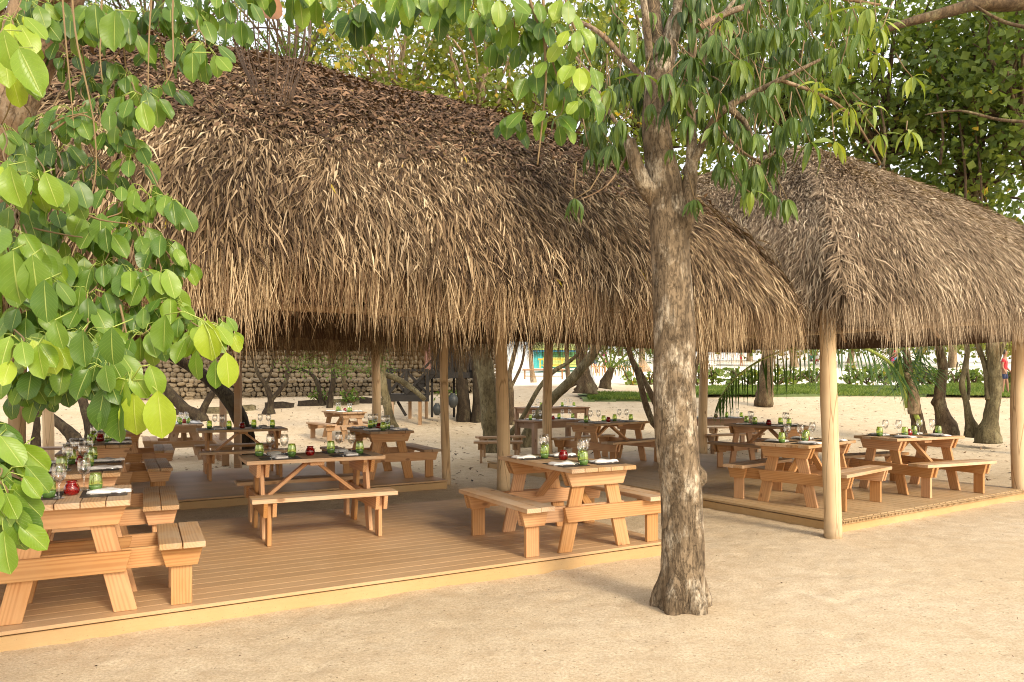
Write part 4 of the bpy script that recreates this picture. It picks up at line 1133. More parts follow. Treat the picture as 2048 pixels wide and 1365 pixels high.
# the bright young leaves at the lower tip and other leaves that catch the eye
def hero(px, py, d, dx, dy, size, tint, tiltx=0.0, tilty=0.0):
    p = P(px, py, d); dr = Vector((dx, 0.05, -dy))
    LB.add(p, dr, Vector((tiltx, -1, 0.25 + tilty)), size, tint)
    return p
tip = P(262, 762, 2.35)
for (x, y, dx, dy, s, t, tx) in ((268, 785, -.05, 1, .150, .97, .1), (315, 782, .08, 1, .162, .97, .3), (250, 752, -.35, 1, .150, .62, -.2), (240, 790, -.2, 1, .165, .30, -.5), (212, 775, -.25, 1, .145, .25, -.4), (262, 745, .6, .9, .10, .6, .3),
                                 (300, 730, .3, 1, .11, .6, .5), (415, 640, .05, 1, .145, .80, .0), (452, 705, .10, 1, .125, .98, .5), (432, 720, -.05, 1, .10, .45, -.4), (395, 700, -.2, 1, .11, .5, -.5), (330, 630, -.1, 1, .13, .5, 0)):
    p = hero(x, y, 2.35 if x < 330 else 2.5, dx, dy, s, t, tx)
    q = tip if x < 330 else P(405, 640, 2.5)
    pets.tube([inv @ q, inv @ ((p + q) / 2 + Vector((0, 0, .02))), inv @ p], [0.0028, 0.0022, 0.0018], 5)
for (x, y, dx, dy, s, t, tx) in ((18, 330, .15, 1, .17, .75, -.2), (90, 345, .3, 1, .14, .7, .2), (38, 95, .45, 1, .20, .80, .4), (8, 60, .1, 1, .16, .75, 0), (25, 500, .0, 1, .22, .55, .1), (65, 510, .05, 1, .20, .5, .3), (230, 20, -.1, 1, .16, .5, 0), (190, 8, .0, 1, .13, .4, .2),
                                 (385, 105, -.1, 1, .115, .5, 0), (285, 205, .2, 1, .115, .85, .2), (90, 560, 0, 1, .17, .45, 0), (60, 900, .3, 1, .13, .5, .1), (30, 950, .45, 1, .15, .6, .1), (60, 975, .4, 1, .15, .6, .2), (25, 1030, -.1, 1, .19, .45, 0), (15, 880, .2, 1, .14, .35, .1),
                                 (75, 690, .1, 1, .14, .72, -.1), (165, 660, .0, 1, .15, .4, 0), (225, 655, -.1, 1, .16, .42, .1), (110, 640, .2, 1, .12, .5, .1)):
    p = hero(x - (25 if y > 860 else 0), y, 2.15, dx, dy, s * 0.74, t - .08, tx)
    q = p + Vector((U(-.03, .03), 0.07, 0.03)); pets.tube([inv @ q, inv @ p], [0.0022, 0.0016], 5)
# hanging sprays over the middle of the roof
for (px, py, d, k, sz, ti) in [(500, -30, 3.6, 5, .13, .3), (545, -45, 3.6, 5, .14, .55), (590, -30, 3.5, 5, .14, .6), (640, -20, 3.6, 4, .13, .4), (690, 20, 3.8, 5, .13, .2), (725, 25, 3.8, 6, .14, .15), (760, -30, 3.7, 5, .13, .5), (800, -10, 3.7, 5, .13, .5), (810, 20, 3.9, 4, .14, .3),
    (850, -30, 3.8, 5, .13, .5), (880, 10, 3.8, 5, .14, .3), (900, -20, 3.7, 5, .13, .55), (940, -10, 3.7, 6, .13, .6), (960, 30, 4.0, 5, .13, .3), (1000, 10, 3.9, 5, .13, .55), (1030, 40, 4.0, 6, .13, .4), (1000, 90, 4.2, 5, .12, .2), (1060, 10, 4.0, 5, .13, .5), (1050, 90, 4.1, 6, .13, .3),
    (1090, 50, 4.0, 6, .13, .45), (1130, 20, 3.9, 6, .14, .65), (1150, 70, 3.9, 6, .14, .7), (1110, 110, 4.0, 6, .13, .5), (1160, 130, 3.9, 6, .13, .7), (1070, 150, 4.1, 6, .13, .35), (1130, 180, 4.0, 6, .13, .5), (1165, 190, 3.9, 5, .13, .6), (1060, 230, 4.1, 5, .12, .45), (1020, 240, 4.2, 5, .12, .3), (1110, 240, 4.0, 5, .12, .5), (1000, 60, 4.3, 5, .12, .2), (480, 20, 3.4, 4, .12, .25), (460, 50, 3.5, 4, .12, .2)]:
    spray(px, py, d, k, sz, ti, 0.06, 1.0, [(px + U(-30, 30), py - 190, d + .1), (px + U(-20, 20), py - 80, d)])
for pts in ([(1085, -60), (1088, 60), (1092, 160), (1085, 240), (1075, 330)], [(1040, -60), (1080, 60), (1100, 110), (1120, 170)], [(1120, -40), (1150, 60), (1190, 150)], [(900, -60), (940, 60), (955, 110)]):
    a, b = smooth_path([P(x, y, 4.0) for x, y in pts], list(np.linspace(0.009, 0.004, len(pts))), 4)
    twigs.tube([inv @ v for v in a], b, 6)
tag(link('twigs', twigs.mesh('twigs', M['twig']), None, bt), kind='stuff'); tag(link('petioles', pets.mesh('petioles', M['petiole']), None, bt), kind='stuff')
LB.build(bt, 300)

# ---- the thick trunk in the middle with narrow drooping leaves
mt_ = empty('lance_leaved_tree', (1.25, 5.46, 0), 0, 'tree with a thick pale blotched trunk in front of the roof and narrow drooping leaves', 'tree')
bpy.context.view_layer.update()
D0 = 5.46
dense_trunk(mt_, 'trunk', [P(1364, 1250, D0), P(1365, 1222, D0), P(1365, 1190, D0), P(1366, 1130, D0), P(1366, 1060, D0), P(1364, 980, D0), P(1355, 900, D0), P(1351, 820, D0), P(1350, 740, D0), P(1350, 660, D0), P(1345, 580, D0), P(1340, 500, D0), P(1337, 430, D0), P(1330, 370, D0), P(1318, 310, D0), P(1312, 240, D0), P(1318, 170, D0), P(1330, 100, D0 + .05)],
            [0.200, 0.182, 0.168, 0.160, 0.155, 0.150, 0.150, 0.152, 0.148, 0.145, 0.140, 0.136, 0.136, 0.125, 0.105, 0.098, 0.092, 0.088], M['bark_main'], 96, 22, 0.040, 21)
for a, nm in ((0.3, 1), (1.7, 2), (2.9, 3), (4.1, 4), (5.2, 5)):
    b = P(1365, 1222, D0); v = Vector((math.cos(a), math.sin(a), 0))
    loc_tube(mt_, 'root', [b + v * 0.08 + Vector((0, 0, .32)), b + v * 0.155 + Vector((0, 0, .10)), b + v * 0.20 + Vector((0, 0, -.01)), b + v * 0.28 + Vector((0, 0, -.06))], [0.06, 0.075, 0.05, 0.02], M['bark_main'], 12, 5, 0.12, nm)
loc_tube(mt_, 'burl', [P(1385, 925, D0 - .02), P(1397, 945, D0 - .03), P(1400, 960, D0 - .03), P(1392, 978, D0 - .02)], [0.02, 0.05, 0.05, 0.02], M['bark_main'], 14, 4, 0.12, 9)
BR = [
 ([P(1318, 400, D0), P(1290, 370, D0 - .05), P(1272, 330, D0 - .08), P(1258, 280, D0 - .08)], [.09, .062, .052, .042], 'main'),
 ([P(1340, 520, D0), P(1372, 450, D0 - .05), P(1378, 380, D0 - .06), P(1384, 310, D0 - .04), P(1382, 200, D0), P(1385, 60, D0), P(1392, -80, D0)], [.06, .058, .055, .042, .032, .026, .022], 'main'),
 ([P(1326, 130, D0), P(1345, 60, D0 + .02), P(1362, 10, D0), P(1372, -90, D0)], [.075, .062, .06, .05], 'main'),
 ([P(1322, 120, D0), P(1310, 50, D0 + .1), P(1300, -40, D0 + .15), P(1290, -120, D0 + .2)], [.07, .055, .05, .045], 'main'),
 ([P(1300, 120, D0 - .1), P(1292, 40, D0 - .15), P(1280, -60, D0 - .2)], [.03, .026, .022], 'main'),
 ([P(1370, 350, D0), P(1400, 300, D0 - .1), P(1425, 245, D0 - .2), P(1455, 215, D0 - .3), P(1500, 190, D0 - .3), P(1560, 160, D0 - .4), P(1640, 120, D0 - .4)], [.04, .032, .028, .026, .022, .016, .01], 'main'),
 ([P(1455, 215, D0 - .3), P(1490, 245, D0 - .3), P(1510, 290, D0 - .3)], [.026, .018, .01], 'main'),
 ([P(1382, 180, D0), P(1420, 90, D0 - .2), P(1425, 60, D0 - .2), P(1470, 0, D0 - .3)], [.03, .022, .02, .012], 'main'),
 ([P(1560, 160, D0 - .4), P(1640, 190, D0 - .3), P(1700, 230, D0 - .2), P(1740, 290, D0 - .2), P(1762, 330, D0 - .2)], [.014, .011, .010, .008, .006], 'twig'),
 ([P(1265, 290, D0), P(1215, 220, D0 + .1), P(1180, 150, D0 + .3), P(1130, 90, D0 + .5)], [.02, .016, .012, .008], 'twig'),
 ([P(1310, 180, D0), P(1250, 120, D0 + .2), P(1190, 60, D0 + .3), P(1100, 20, D0 + .6)], [.03, .022, .018, .01], 'twig'),
 ([P(1262, 300, D0), P(1215, 370, D0 - .1), P(1160, 400, D0 - .2)], [.012, .006, .004], 'twig'),
 ([P(1390, 60, D0), P(1470, 20, D0 + .3), P(1600, -10, D0 + .4), P(1760, 10, D0 + .5)], [.03, .024, .018, .01], 'twig'),
 ([P(1425, 245, D0 - .2), P(1480, 300, D0 - .3), P(1530, 330, D0 - .4)], [.014, .01, .006], 'twig'),
]
for pts, rad, mm in BR:
    loc_tube(mt_, 'branch', pts, rad, M['bark_main' if mm == 'main' else 'bark_left'], 12 if mm == 'main' else 7, 5, 0.09, seed=len(pts))
LL = Leaves('lance', 0.21, M['leaf_lance'], 2, 6, 7, 0.35, 0.42, 0.05, 21)
twigs = MB(); inv = mt_.matrix_basis.inverted()
def whorl(c, k, size, tint, par=None):
    if par is None: par = c + Vector((U(-.12, .12), U(0, .15), U(.10, .28)))
    twigs.tube([inv @ par, inv @ ((par + c) / 2 + Vector((U(-.02, .02), 0, -.02))), inv @ c], [.005, .004, .0028], 5)
    ph = U(0, 6.28)
    for i in range(k):
        an = ph + i * 2.4
        out = Vector((math.cos(an), math.sin(an), 0))
        dr = out * U(0.35, 0.95) + Vector((0, 0, -U(0.55, 1.3)))
        if i < 2 and tint > 0.6: dr = out + Vector((0, 0, 0.1))
        nn = out * 0.7 + Vector((0, -0.25, 0.75)) + Vector((U(-.4, .4), U(-.4, .4), 0))
        LL.add(c + out * 0.012, dr, nn, size * U(0.7, 1.15), min(.97, max(.02, tint + U(-.2, .2))))
q = random.Random(4)
def put_whorls(n, cx, cy, rx, ry, d0, d1, size, t0, t1, k=(6, 9)):
    for _ in range(n):
        a = q.uniform(0, 6.28); r_ = math.sqrt(q.random())
        whorl(P(cx + math.cos(a) * r_ * rx, cy + math.sin(a) * r_ * ry, q.uniform(d0, d1)), q.randint(*k), size, q.uniform(t0, t1))
put_whorls(85, 1480, 60, 200, 120, 5.0, 7.0, .19, .05, .55)
put_whorls(75, 1490, 170, 150, 110, 4.9, 6.6, .19, .05, .5)
put_whorls(30, 1190, 130, 110, 140, 5.5, 7.2, .18, .1, .6)
put_whorls(26, 1235, 220, 70, 90, 5.2, 6.2, .18, .1, .5)
put_whorls(30, 1380, 60, 110, 100, 5.7, 6.8, .18, .1, .55)
put_whorls(16, 1650, 50, 120, 80, 5.0, 6.5, .19, .4, .9)
put_whorls(12, 1500, 300, 70, 60, 4.9, 5.6, .17, .2, .55)
put_whorls(10, 1540, 370, 55, 45, 4.9, 5.4, .16, .1, .5)
for (x, y, d, k, s, t) in ((1150, 398, 5.2, 8, .16, .3), (1225, 290, 5.2, 8, .2, .2), (1180, 300, 5.3, 8, .19, .15), (1220, 180, 5.1, 7, .18, .8), (1285, 150, 5.1, 7, .2, .7), (1330, 150, 5.0, 8, .19, .4), (1360, 175, 5.0, 9, .2, .75), (1345, 200, 5.1, 8, .22, .1), (1410, 190, 5.0, 8, .18, .6),
                           (1240, 240, 5.1, 7, .18, .5), (1260, 60, 5.1, 6, .18, .6), (1430, 255, 5.0, 8, .17, .5), (1480, 120, 4.8, 8, .18, .7), (1445, 40, 4.8, 6, .18, .7), (1585, 235, 4.8, 8, .17, .4), (1625, 185, 4.9, 8, .17, .8), (1635, 165, 4.9, 7, .16, .9), (1700, 230, 5.1, 7, .17, .8), (1745, 215, 5.1, 6, .16, .9),
                           (1735, 20, 5.0, 9, .21, .75), (1720, 70, 5.0, 8, .2, .7), (1755, 110, 5.1, 8, .18, .85), (1760, 60, 5.2, 8, .18, .9), (1680, 130, 5.0, 8, .18, .55), (1760, 270, 5.1, 8, .17, .9), (1820, 265, 5.1, 8, .16, .9), (1825, 155, 5.1, 6, .17, .95), (1500, 385, 4.9, 8, .17, .75), (1480, 310, 4.9, 7, .17, .5), (1620, 285, 4.9, 6, .2, .6), (1575, 255, 4.9, 4, .24, .1),
                           (1510, 330, 4.9, 6, .19, .4), (1670, 285, 5.0, 6, .15, .9), (1700, 215, 5, 6, .15, .95), (1390, 400, 5.2, 7, .14, .3), (1340, 300, 5.25, 7, .12, .5)):
    whorl(P(x, y, d), k, s, t)
for x, y, d in ((1150, 398, 5.2),):
    twigs.tube([inv @ P(x, y, d), inv @ P(1180, 380, d), inv @ P(1210, 330, d)], [.003, .004, .005], 5)
tag(link('twigs', twigs.mesh('twigs', M['twig']), None, mt_), kind='stuff')
LL.build(mt_, 300)

# ------------------------------------------------------------------ background trees
def dist_at(py, lo=8.0, hi=140.0):
    best = None
    for d in np.arange(lo, hi, 0.1):
        g = HC - (py - YH) / F * d - float(np.interp(d, _PY, _PZ))
        if g <= 0: return float(d)
    return hi
leaf_small = {}
def crown(root, top, centre, rad, nclump, per, leaf, mat, kind='round', seed=0, t0=0.1, t1=0.7, branch_mat='bark_mid', clump_r=0.40, droop=0.0, width=0.95, yellow=0.02, nobr=False):
    r = np.random.default_rng(seed)
    key = kind
    if key not in leaf_small:
        b, f, uv = leaf_base(2, 2, width, 'round' if kind == 'round' else 'lance')
        leaf_small[key] = ([bend(b, 0.25, 0.25 * k, 0.2 * k - 0.3, 0.05, k) for k in range(4)], f, uv)
    var, f, uv = leaf_small[key]
    C_ = Vector(centre); cl = []
    inv = root.matrix_basis.inverted()
    mb = MB()
    for k in range(nclump):
        v = nrm(r.normal(size=3)) * (r.uniform(0.25, 1.0) ** 0.6)
        c = np.array(C_) + v * np.array(rad)
        cl.append(c)
        if not nobr and k % 2 == 0:
            m = (np.array(top) * 0.5 + c * 0.5) + r.normal(0, 0.25, 3) + np.array([0, 0, 0.25])
            a, b = smooth_path([top, Vector(m), Vector(c)], [0.05, 0.03, 0.010], 3)
            mb.tube([inv @ p for p in a], b, 5, cap=False)
    if mb.v: link('limbs', mb.mesh('limbs', M[branch_mat]), None, root)
    cl = np.array(cl); n = nclump * per
    ct = r.uniform(0, 1, nclump)
    idx = np.repeat(np.arange(nclump), per)
    p = cl[idx] + r.normal(0, 1, (n, 3)) * np.array([clump_r, clump_r, clump_r * 0.62])
    d = nrm(r.normal(size=(n, 3)) + np.array([0, 0, -droop])); nn = r.normal(size=(n, 3)) * 0.8 + np.array([0, -0.35, 0.6])
    x = nrm(np.cross(d, nn)); nn = np.cross(x, d)
    R = np.stack([x, d, nn], 1); S = leaf * r.uniform(0.6, 1.2, n)
    B = np.stack(var)[r.integers(0, 4, n)] * S[:, None, None]
    V = np.einsum('nvk,nkj->nvj', B, R) + p[:, None]
    ti = np.clip(t0 + (t1 - t0) * (0.55 * ct[idx] + 0.45 * r.random(n)), 0, 0.95); ti = np.where(r.random(n) < yellow, 1.0, ti)
    A = np.array(inv); V = V.reshape(-1, 3) @ A[:3, :3].T + A[:3, 3]
    nv = len(uv)
    Fc = (np.arange(n)[:, None, None] * nv + f[None]).reshape(-1, 4)
    tag(link('crown', npmesh('crown', V, Fc, M[mat], np.repeat(ti, nv), smooth=True), None, root), kind='stuff')

def bgtree(label, paths, mat='bark_mid', base=None, d=None, cat='tree', group=None, rough=0.10, lean=0.0):
    """paths: list of (pixel points, pixel widths); the first point of the first path is the foot"""
    fx, fy = paths[0][0][0]
    d = d or dist_at(fy)
    root = empty('tree', (P(fx, fy, d).x, d, zt(0, d)), 0, label, cat, group)
    for k, (pts, wd) in enumerate(paths):
        pp = [P(x, y, d + 0.15 * i * (1 if k % 2 else -1) * (0.5 if k else 0.0)) for i, (x, y) in enumerate(pts)]
        rr = [w_ / 2 / F * d for w_ in wd]
        if k == 0:
            pp.insert(0, pp[0] - Vector((0, 0, 0.25))); rr[0] *= 1.08; rr.insert(0, rr[0] * 1.2)
        o = loc_tube(root, 'trunk' if k == 0 else 'branch', pp, rr, M[mat], 12, 4, rough, seed=k + int(fx))
        top = pp[-1]
    return root, d

T = {}
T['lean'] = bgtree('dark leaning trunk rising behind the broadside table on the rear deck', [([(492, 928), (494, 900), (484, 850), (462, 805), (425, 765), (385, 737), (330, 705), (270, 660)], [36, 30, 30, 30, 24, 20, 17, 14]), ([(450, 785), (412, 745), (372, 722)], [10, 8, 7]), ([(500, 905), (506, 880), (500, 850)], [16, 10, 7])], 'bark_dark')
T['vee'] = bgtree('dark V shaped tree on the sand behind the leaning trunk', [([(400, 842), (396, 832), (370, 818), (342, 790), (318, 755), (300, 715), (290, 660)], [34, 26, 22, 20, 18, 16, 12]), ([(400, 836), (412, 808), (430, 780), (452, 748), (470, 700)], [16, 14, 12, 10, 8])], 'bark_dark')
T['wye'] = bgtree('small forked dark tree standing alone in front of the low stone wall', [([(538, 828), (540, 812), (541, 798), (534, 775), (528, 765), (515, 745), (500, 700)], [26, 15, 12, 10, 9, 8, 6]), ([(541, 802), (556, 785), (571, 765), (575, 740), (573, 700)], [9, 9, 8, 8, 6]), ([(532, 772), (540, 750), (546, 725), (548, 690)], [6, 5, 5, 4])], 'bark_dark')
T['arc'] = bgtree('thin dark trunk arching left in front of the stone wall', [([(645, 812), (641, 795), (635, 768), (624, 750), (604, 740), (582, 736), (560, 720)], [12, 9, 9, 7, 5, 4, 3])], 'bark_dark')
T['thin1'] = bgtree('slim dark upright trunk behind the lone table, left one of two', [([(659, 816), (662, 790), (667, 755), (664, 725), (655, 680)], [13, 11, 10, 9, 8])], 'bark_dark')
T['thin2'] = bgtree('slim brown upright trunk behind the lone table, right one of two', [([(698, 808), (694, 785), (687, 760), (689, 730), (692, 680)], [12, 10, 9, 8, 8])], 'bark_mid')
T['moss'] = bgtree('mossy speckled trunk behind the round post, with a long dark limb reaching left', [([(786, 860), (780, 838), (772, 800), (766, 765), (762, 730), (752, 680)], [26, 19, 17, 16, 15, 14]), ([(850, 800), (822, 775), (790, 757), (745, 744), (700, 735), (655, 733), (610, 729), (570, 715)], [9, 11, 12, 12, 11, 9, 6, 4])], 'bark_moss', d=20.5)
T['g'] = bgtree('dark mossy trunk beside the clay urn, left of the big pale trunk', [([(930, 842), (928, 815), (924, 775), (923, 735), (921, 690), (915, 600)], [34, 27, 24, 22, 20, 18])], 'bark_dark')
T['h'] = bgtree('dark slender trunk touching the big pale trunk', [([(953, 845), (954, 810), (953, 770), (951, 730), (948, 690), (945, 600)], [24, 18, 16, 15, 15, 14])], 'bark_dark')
T['i'] = bgtree('thickest pale mossy trunk just left of the round post under the eave', [([(988, 892), (985, 860), (980, 820), (974, 770), (966, 725), (958, 680), (945, 560)], [46, 40, 38, 36, 38, 42, 40])], 'bark_moss', d=17.6)
T['j'] = bgtree('thin forked trunk just right of the left round post', [([(1026, 850), (1023, 825), (1022, 785), (1019, 750), (1026, 720), (1035, 680)], [15, 11, 11, 9, 9, 8]), ([(1023, 772), (1036, 748), (1045, 722), (1050, 690)], [7, 6, 5, 5])], 'bark_mid')
T['k'] = bgtree('thin mossy limb leaning to the right in front of the beach', [([(1020, 872), (1046, 833), (1078, 777), (1108, 743), (1134, 727), (1160, 705)], [12, 9, 9, 9, 8, 7])], 'bark_moss', d=19.5)
T['l'] = bgtree('thick mossy trunk leaning strongly to the right behind the second round post', [([(1052, 882), (1072, 840), (1103, 799), (1136, 768), (1165, 735), (1187, 705), (1200, 660), (1215, 560)], [26, 21, 20, 20, 19, 20, 16, 14])], 'bark_moss', d=18.8)
T['m'] = bgtree('old grey tree with spreading surface roots behind the leaning trunk', [([(1172, 775), (1168, 755), (1166, 735), (1163, 705), (1160, 660)], [40, 28, 24, 24, 24]), ([(1172, 760), (1182, 770), (1196, 778)], [9, 8, 4]), ([(1166, 760), (1160, 772), (1148, 780)], [8, 8, 4]), ([(1162, 762), (1140, 773), (1122, 780)], [8, 7, 3]), ([(1170, 765), (1176, 775), (1180, 782)], [9, 7, 3]), ([(1158, 740), (1150, 762), (1140, 770)], [8, 8, 4])], 'bark_mid', d=29.5)
T['n'] = bgtree('thin far trunk left of the second round post near the turquoise hut', [([(1067, 764), (1064, 740), (1061, 712), (1063, 670)], [12, 9, 9, 8])], 'bark_pale')
T['o'] = bgtree('thin far trunk in front of the yellow side of the turquoise hut', [([(1137, 758), (1135, 735), (1133, 700), (1134, 660)], [10, 9, 8, 8])], 'bark_mid')
T['q1'] = bgtree('slim curved trunk just left of the thick blotched trunk', [([(1322, 862), (1306, 845), (1293, 815), (1284, 780), (1275, 745), (1262, 715), (1250, 670)], [13, 13, 13, 12, 12, 11, 10])], 'bark_mid', d=19.0)
T['q2'] = bgtree('slim trunk leaning left, its foot hidden behind the thick blotched trunk', [([(1336, 850), (1318, 820), (1300, 785), (1286, 755), (1278, 735)], [14, 13, 12, 9, 6])], 'bark_mid', d=20.0)
T['r'] = bgtree('stout pale far trunk at the edge of the white beach', [([(1288, 741), (1284, 722), (1285, 700), (1285, 660)], [26, 13, 12, 12])], 'bark_pale')
T['s'] = bgtree('slim dark trunk leaning right, just right of the thick blotched trunk', [([(1384, 800), (1387, 765), (1394, 725), (1406, 690), (1415, 650)], [10, 9, 9, 10, 9])], 'bark_mid', d=24)
T['v'] = bgtree('brown mossy trunk with a burl low on its left, behind the rightmost table', [([(1892, 852), (1886, 830), (1878, 805), (1882, 770), (1886, 740), (1881, 705), (1876, 660), (1870, 560)], [38, 27, 22, 20, 18, 17, 17, 14]), ([(1874, 815), (1868, 805), (1872, 795)], [7, 12, 7])], 'bark_mid', d=19.5)
T['w'] = bgtree('slim mottled trunk bowed left, second from the right post', [([(1944, 856), (1938, 835), (1932, 805), (1924, 770), (1929, 740), (1934, 705), (1932, 660)], [24, 15, 11, 11, 10, 9, 8]), ([(1936, 800), (1938, 770), (1934, 735), (1938, 700)], [6, 6, 6, 5])], 'bark_moss', d=19.0)
T['x'] = bgtree('thick mottled forked trunk nearest the right round post', [([(1976, 866), (1981, 840), (1987, 805), (1990, 765), (1988, 725), (1986, 690), (1995, 640), (2010, 560)], [40, 28, 25, 25, 24, 24, 18, 16]), ([(1976, 800), (1974, 765), (1970, 730), (1958, 700), (1945, 665)], [11, 11, 10, 10, 9]), ([(1994, 730), (2002, 705), (2012, 680)], [8, 8, 7])], 'bark_moss', d=18.5)
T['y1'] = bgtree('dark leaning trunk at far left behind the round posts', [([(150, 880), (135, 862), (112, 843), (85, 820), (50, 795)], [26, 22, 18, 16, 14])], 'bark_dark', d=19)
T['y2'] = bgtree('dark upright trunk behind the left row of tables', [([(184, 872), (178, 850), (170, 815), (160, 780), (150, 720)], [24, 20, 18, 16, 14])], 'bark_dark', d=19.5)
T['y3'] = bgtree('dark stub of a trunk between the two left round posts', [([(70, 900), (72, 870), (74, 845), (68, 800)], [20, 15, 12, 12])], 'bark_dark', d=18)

# the canopies that show above the roofs
def canopy(key, px, py, d, rx, rz, nclump, per, leaf, mat, **kw):
    root, dd = T[key]
    c = P(px, py, d); top = c + Vector((0, 0, -rz * 0.6))
    foot = root.location
    loc_tube(root, 'branch', [Vector((foot.x, foot.y, 3.2)), (Vector((foot.x, foot.y, 3.6)) + top) / 2, top, c + Vector((0.2, 0, rz * 0.3))], [0.15, 0.13, 0.10, 0.04], M[kw.get('branch_mat', 'bark_mid')], 8, 4, 0.08)
    crown(root, top, c, (rx, min(rx, 2.4), rz), nclump, per, leaf, mat, **kw)
def hidden_tree(key, label, px, d, mat='bark_mid'):
    r_ = empty('tree', (P(px, 0, d).x, d, zt(0, d)), 0, label, 'tree')
    T[key] = (r_, d)
    loc_tube(r_, 'trunk', [r_.location - Vector((0, 0, .2)), r_.location + Vector((0.1, 0, 2)), r_.location + Vector((0, 0, 3.4))], [.25, .18, .16], M[mat], 10, 4, 0.1)
hidden_tree('h1', 'fine leaved feathery tree above the left part of the big roof ridge', -60, 21)
hidden_tree('h7', 'dark round leaved tree overhanging the far right edge above the grey roof', 2130, 16.5)
canopy('h1', 300, 20, 21, 3.4, 2.4, 70, 150, .10, 'leaf_fine', kind='lance', width=.42, seed=31, t0=0.05, t1=.8, clump_r=.45)
canopy('thin2', 590, 70, 22, 3.0, 2.6, 60, 160, .10, 'leaf_fine', kind='lance', width=.42, seed=32, t0=.2, t1=1.0, clump_r=.42)
canopy('y2', 60, 60, 19, 2.6, 2.6, 40, 130, .12, 'leaf_fine', kind='lance', width=.42, seed=41, t0=0.0, t1=.5, clump_r=.5)
canopy('g', 800, 110, 20, 3.3, 2.7, 84, 62, .165, 'leaf_far', seed=33, t0=.15, t1=.95, clump_r=.42, yellow=.03, branch_mat='bark_pale')
canopy('i', 960, 150, 18, 1.9, 2.2, 50, 60, .15, 'leaf_far', seed=34, t0=.1, t1=.85, clump_r=.40, yellow=.03, branch_mat='bark_pale')
canopy('l', 1120, 190, 19, 2.2, 2.8, 60, 62, .155, 'leaf_far', seed=35, t0=.1, t1=.85, clump_r=.42)
canopy('q1', 1300, 150, 21, 2.8, 3.4, 80, 64, .16, 'leaf_far', seed=36, t0=.05, t1=.8, clump_r=.45)
canopy('q2', 1560, 120, 21, 3.0, 3.2, 92, 62, .16, 'leaf_grape', seed=37, t0=.2, t1=.9, clump_r=.45)
canopy('v', 1770, 170, 19, 2.6, 3.3, 88, 60, .175, 'leaf_grape', seed=38, t0=.2, t1=.9, clump_r=.45)
canopy('x', 1950, 250, 18.5, 2.6, 2.9, 90, 58, .185, 'leaf_grape', seed=39, t0=0.2, t1=.9, clump_r=.46)
canopy('h7', 2040, 110, 16.5, 2.4, 2.6, 70, 58, .19, 'leaf_grape', seed=40, t0=.2, t1=.9, clump_r=.46, yellow=.01)
canopy('v', 1880, 430, 20.5, 1.8, 1.1, 26, 50, .18, 'leaf_grape', seed=42, t0=.1, t1=.6, clump_r=.4)
# long limb crossing the upper right corner
r_ = T['h7'][0]
loc_tube(r_, 'branch', [P(2130, -30, 14.0), P(2040, 5, 14), P(1960, 8, 14), P(1880, 28, 14), P(1800, 50, 14), P(1740, 75, 14.2)], [.16, .15, .12, .10, .07, .04], M['bark_mid'], 10, 5, .1)
loc_tube(r_, 'branch', [P(2080, 245, 14.0), P(2000, 240, 14), P(1920, 222, 14), P(1850, 230, 14.2)], [.035, .03, .022, .012], M['bark_mid'], 8, 5, .1)
loc_tube(r_, 'branch', [P(2080, 60, 13.0), P(2010, 45, 13), P(1950, 12, 13)], [.035, .03, .02], M['bark_mid'], 8, 5, .1)
for k, (x, y0, y1) in enumerate(((1925, 480, 230), (1957, 500, 250), (1880, 330, 180), (1765, 350, 200))):
    loc_tube(T['v'][0] if k > 1 else r_, 'branch', [P(x, y0, 17), P(x + 6, (y0 + y1) / 2, 17), P(x - 8, y1, 17)], [.035, .03, .02], M['bark_mid'], 6, 4, .1)
# sparse leaves hanging below the eaves
crown(T['moss'][0], P(690, 690, 20), P(670, 722, 20.5), (1.7, .5, .38), 16, 60, .09, 'leaf_fine', kind='lance', seed=51, t0=.2, t1=.8, clump_r=.22)
crown(T['q1'][0], P(1260, 690, 19), P(1240, 690, 24), (1.6, .6, .5), 12, 60, .10, 'leaf_fine', kind='lance', seed=52, t0=.3, t1=.9, clump_r=.3)

# far tree line on the beach
q = random.Random(9)
FT = [(1405, 70, 'low'), (1500, 85, 'low'), (1590, 66, 'mid'), (1700, 80, 'mid'), (1790, 70, 'low'), (1905, 62, 'mid'), (1985, 75, 'low'), (2060, 80, 'mid'), (1330, 85, 'mid'), (1240, 78, 'low')]
FL = ['left of the white lifeguard chair', 'behind the red and green figure', 'right of the palm on the grass edge', 'behind the pale front post', 'behind the young coconut palm', 'behind the burled trunk', 'behind the mottled forked trunk', 'right of the right round post', 'behind the thick blotched trunk', 'above the white swing frame']
for k, ((px, d, kk), fl_) in enumerate(zip(FT, FL)):
    x = P(px, 0, d).x; z0 = zt(0, d)
    r_ = empty('tree', (x, d, z0), 0, f'far pale trunked beach tree {fl_}', 'tree', 'far beach trees')
    lx = q.uniform(-.8, .8)
    loc_tube(r_, 'trunk', [r_.location - Vector((0, 0, .3)), r_.location + Vector((lx * .4, 0, 1.6)), r_.location + Vector((lx, 0, 4.2))], [.45, .28, .22], M['bark_pale'], 8, 3, .06)
    crown(r_, r_.location + Vector((lx, 0, 3.8)), r_.location + Vector((lx, 0, 4.0)), (5.2, 2.4, 3.0), 70, 46, .42, 'leaf_far', seed=60 + k, t0=.15, t1=.95, clump_r=.75, nobr=True)

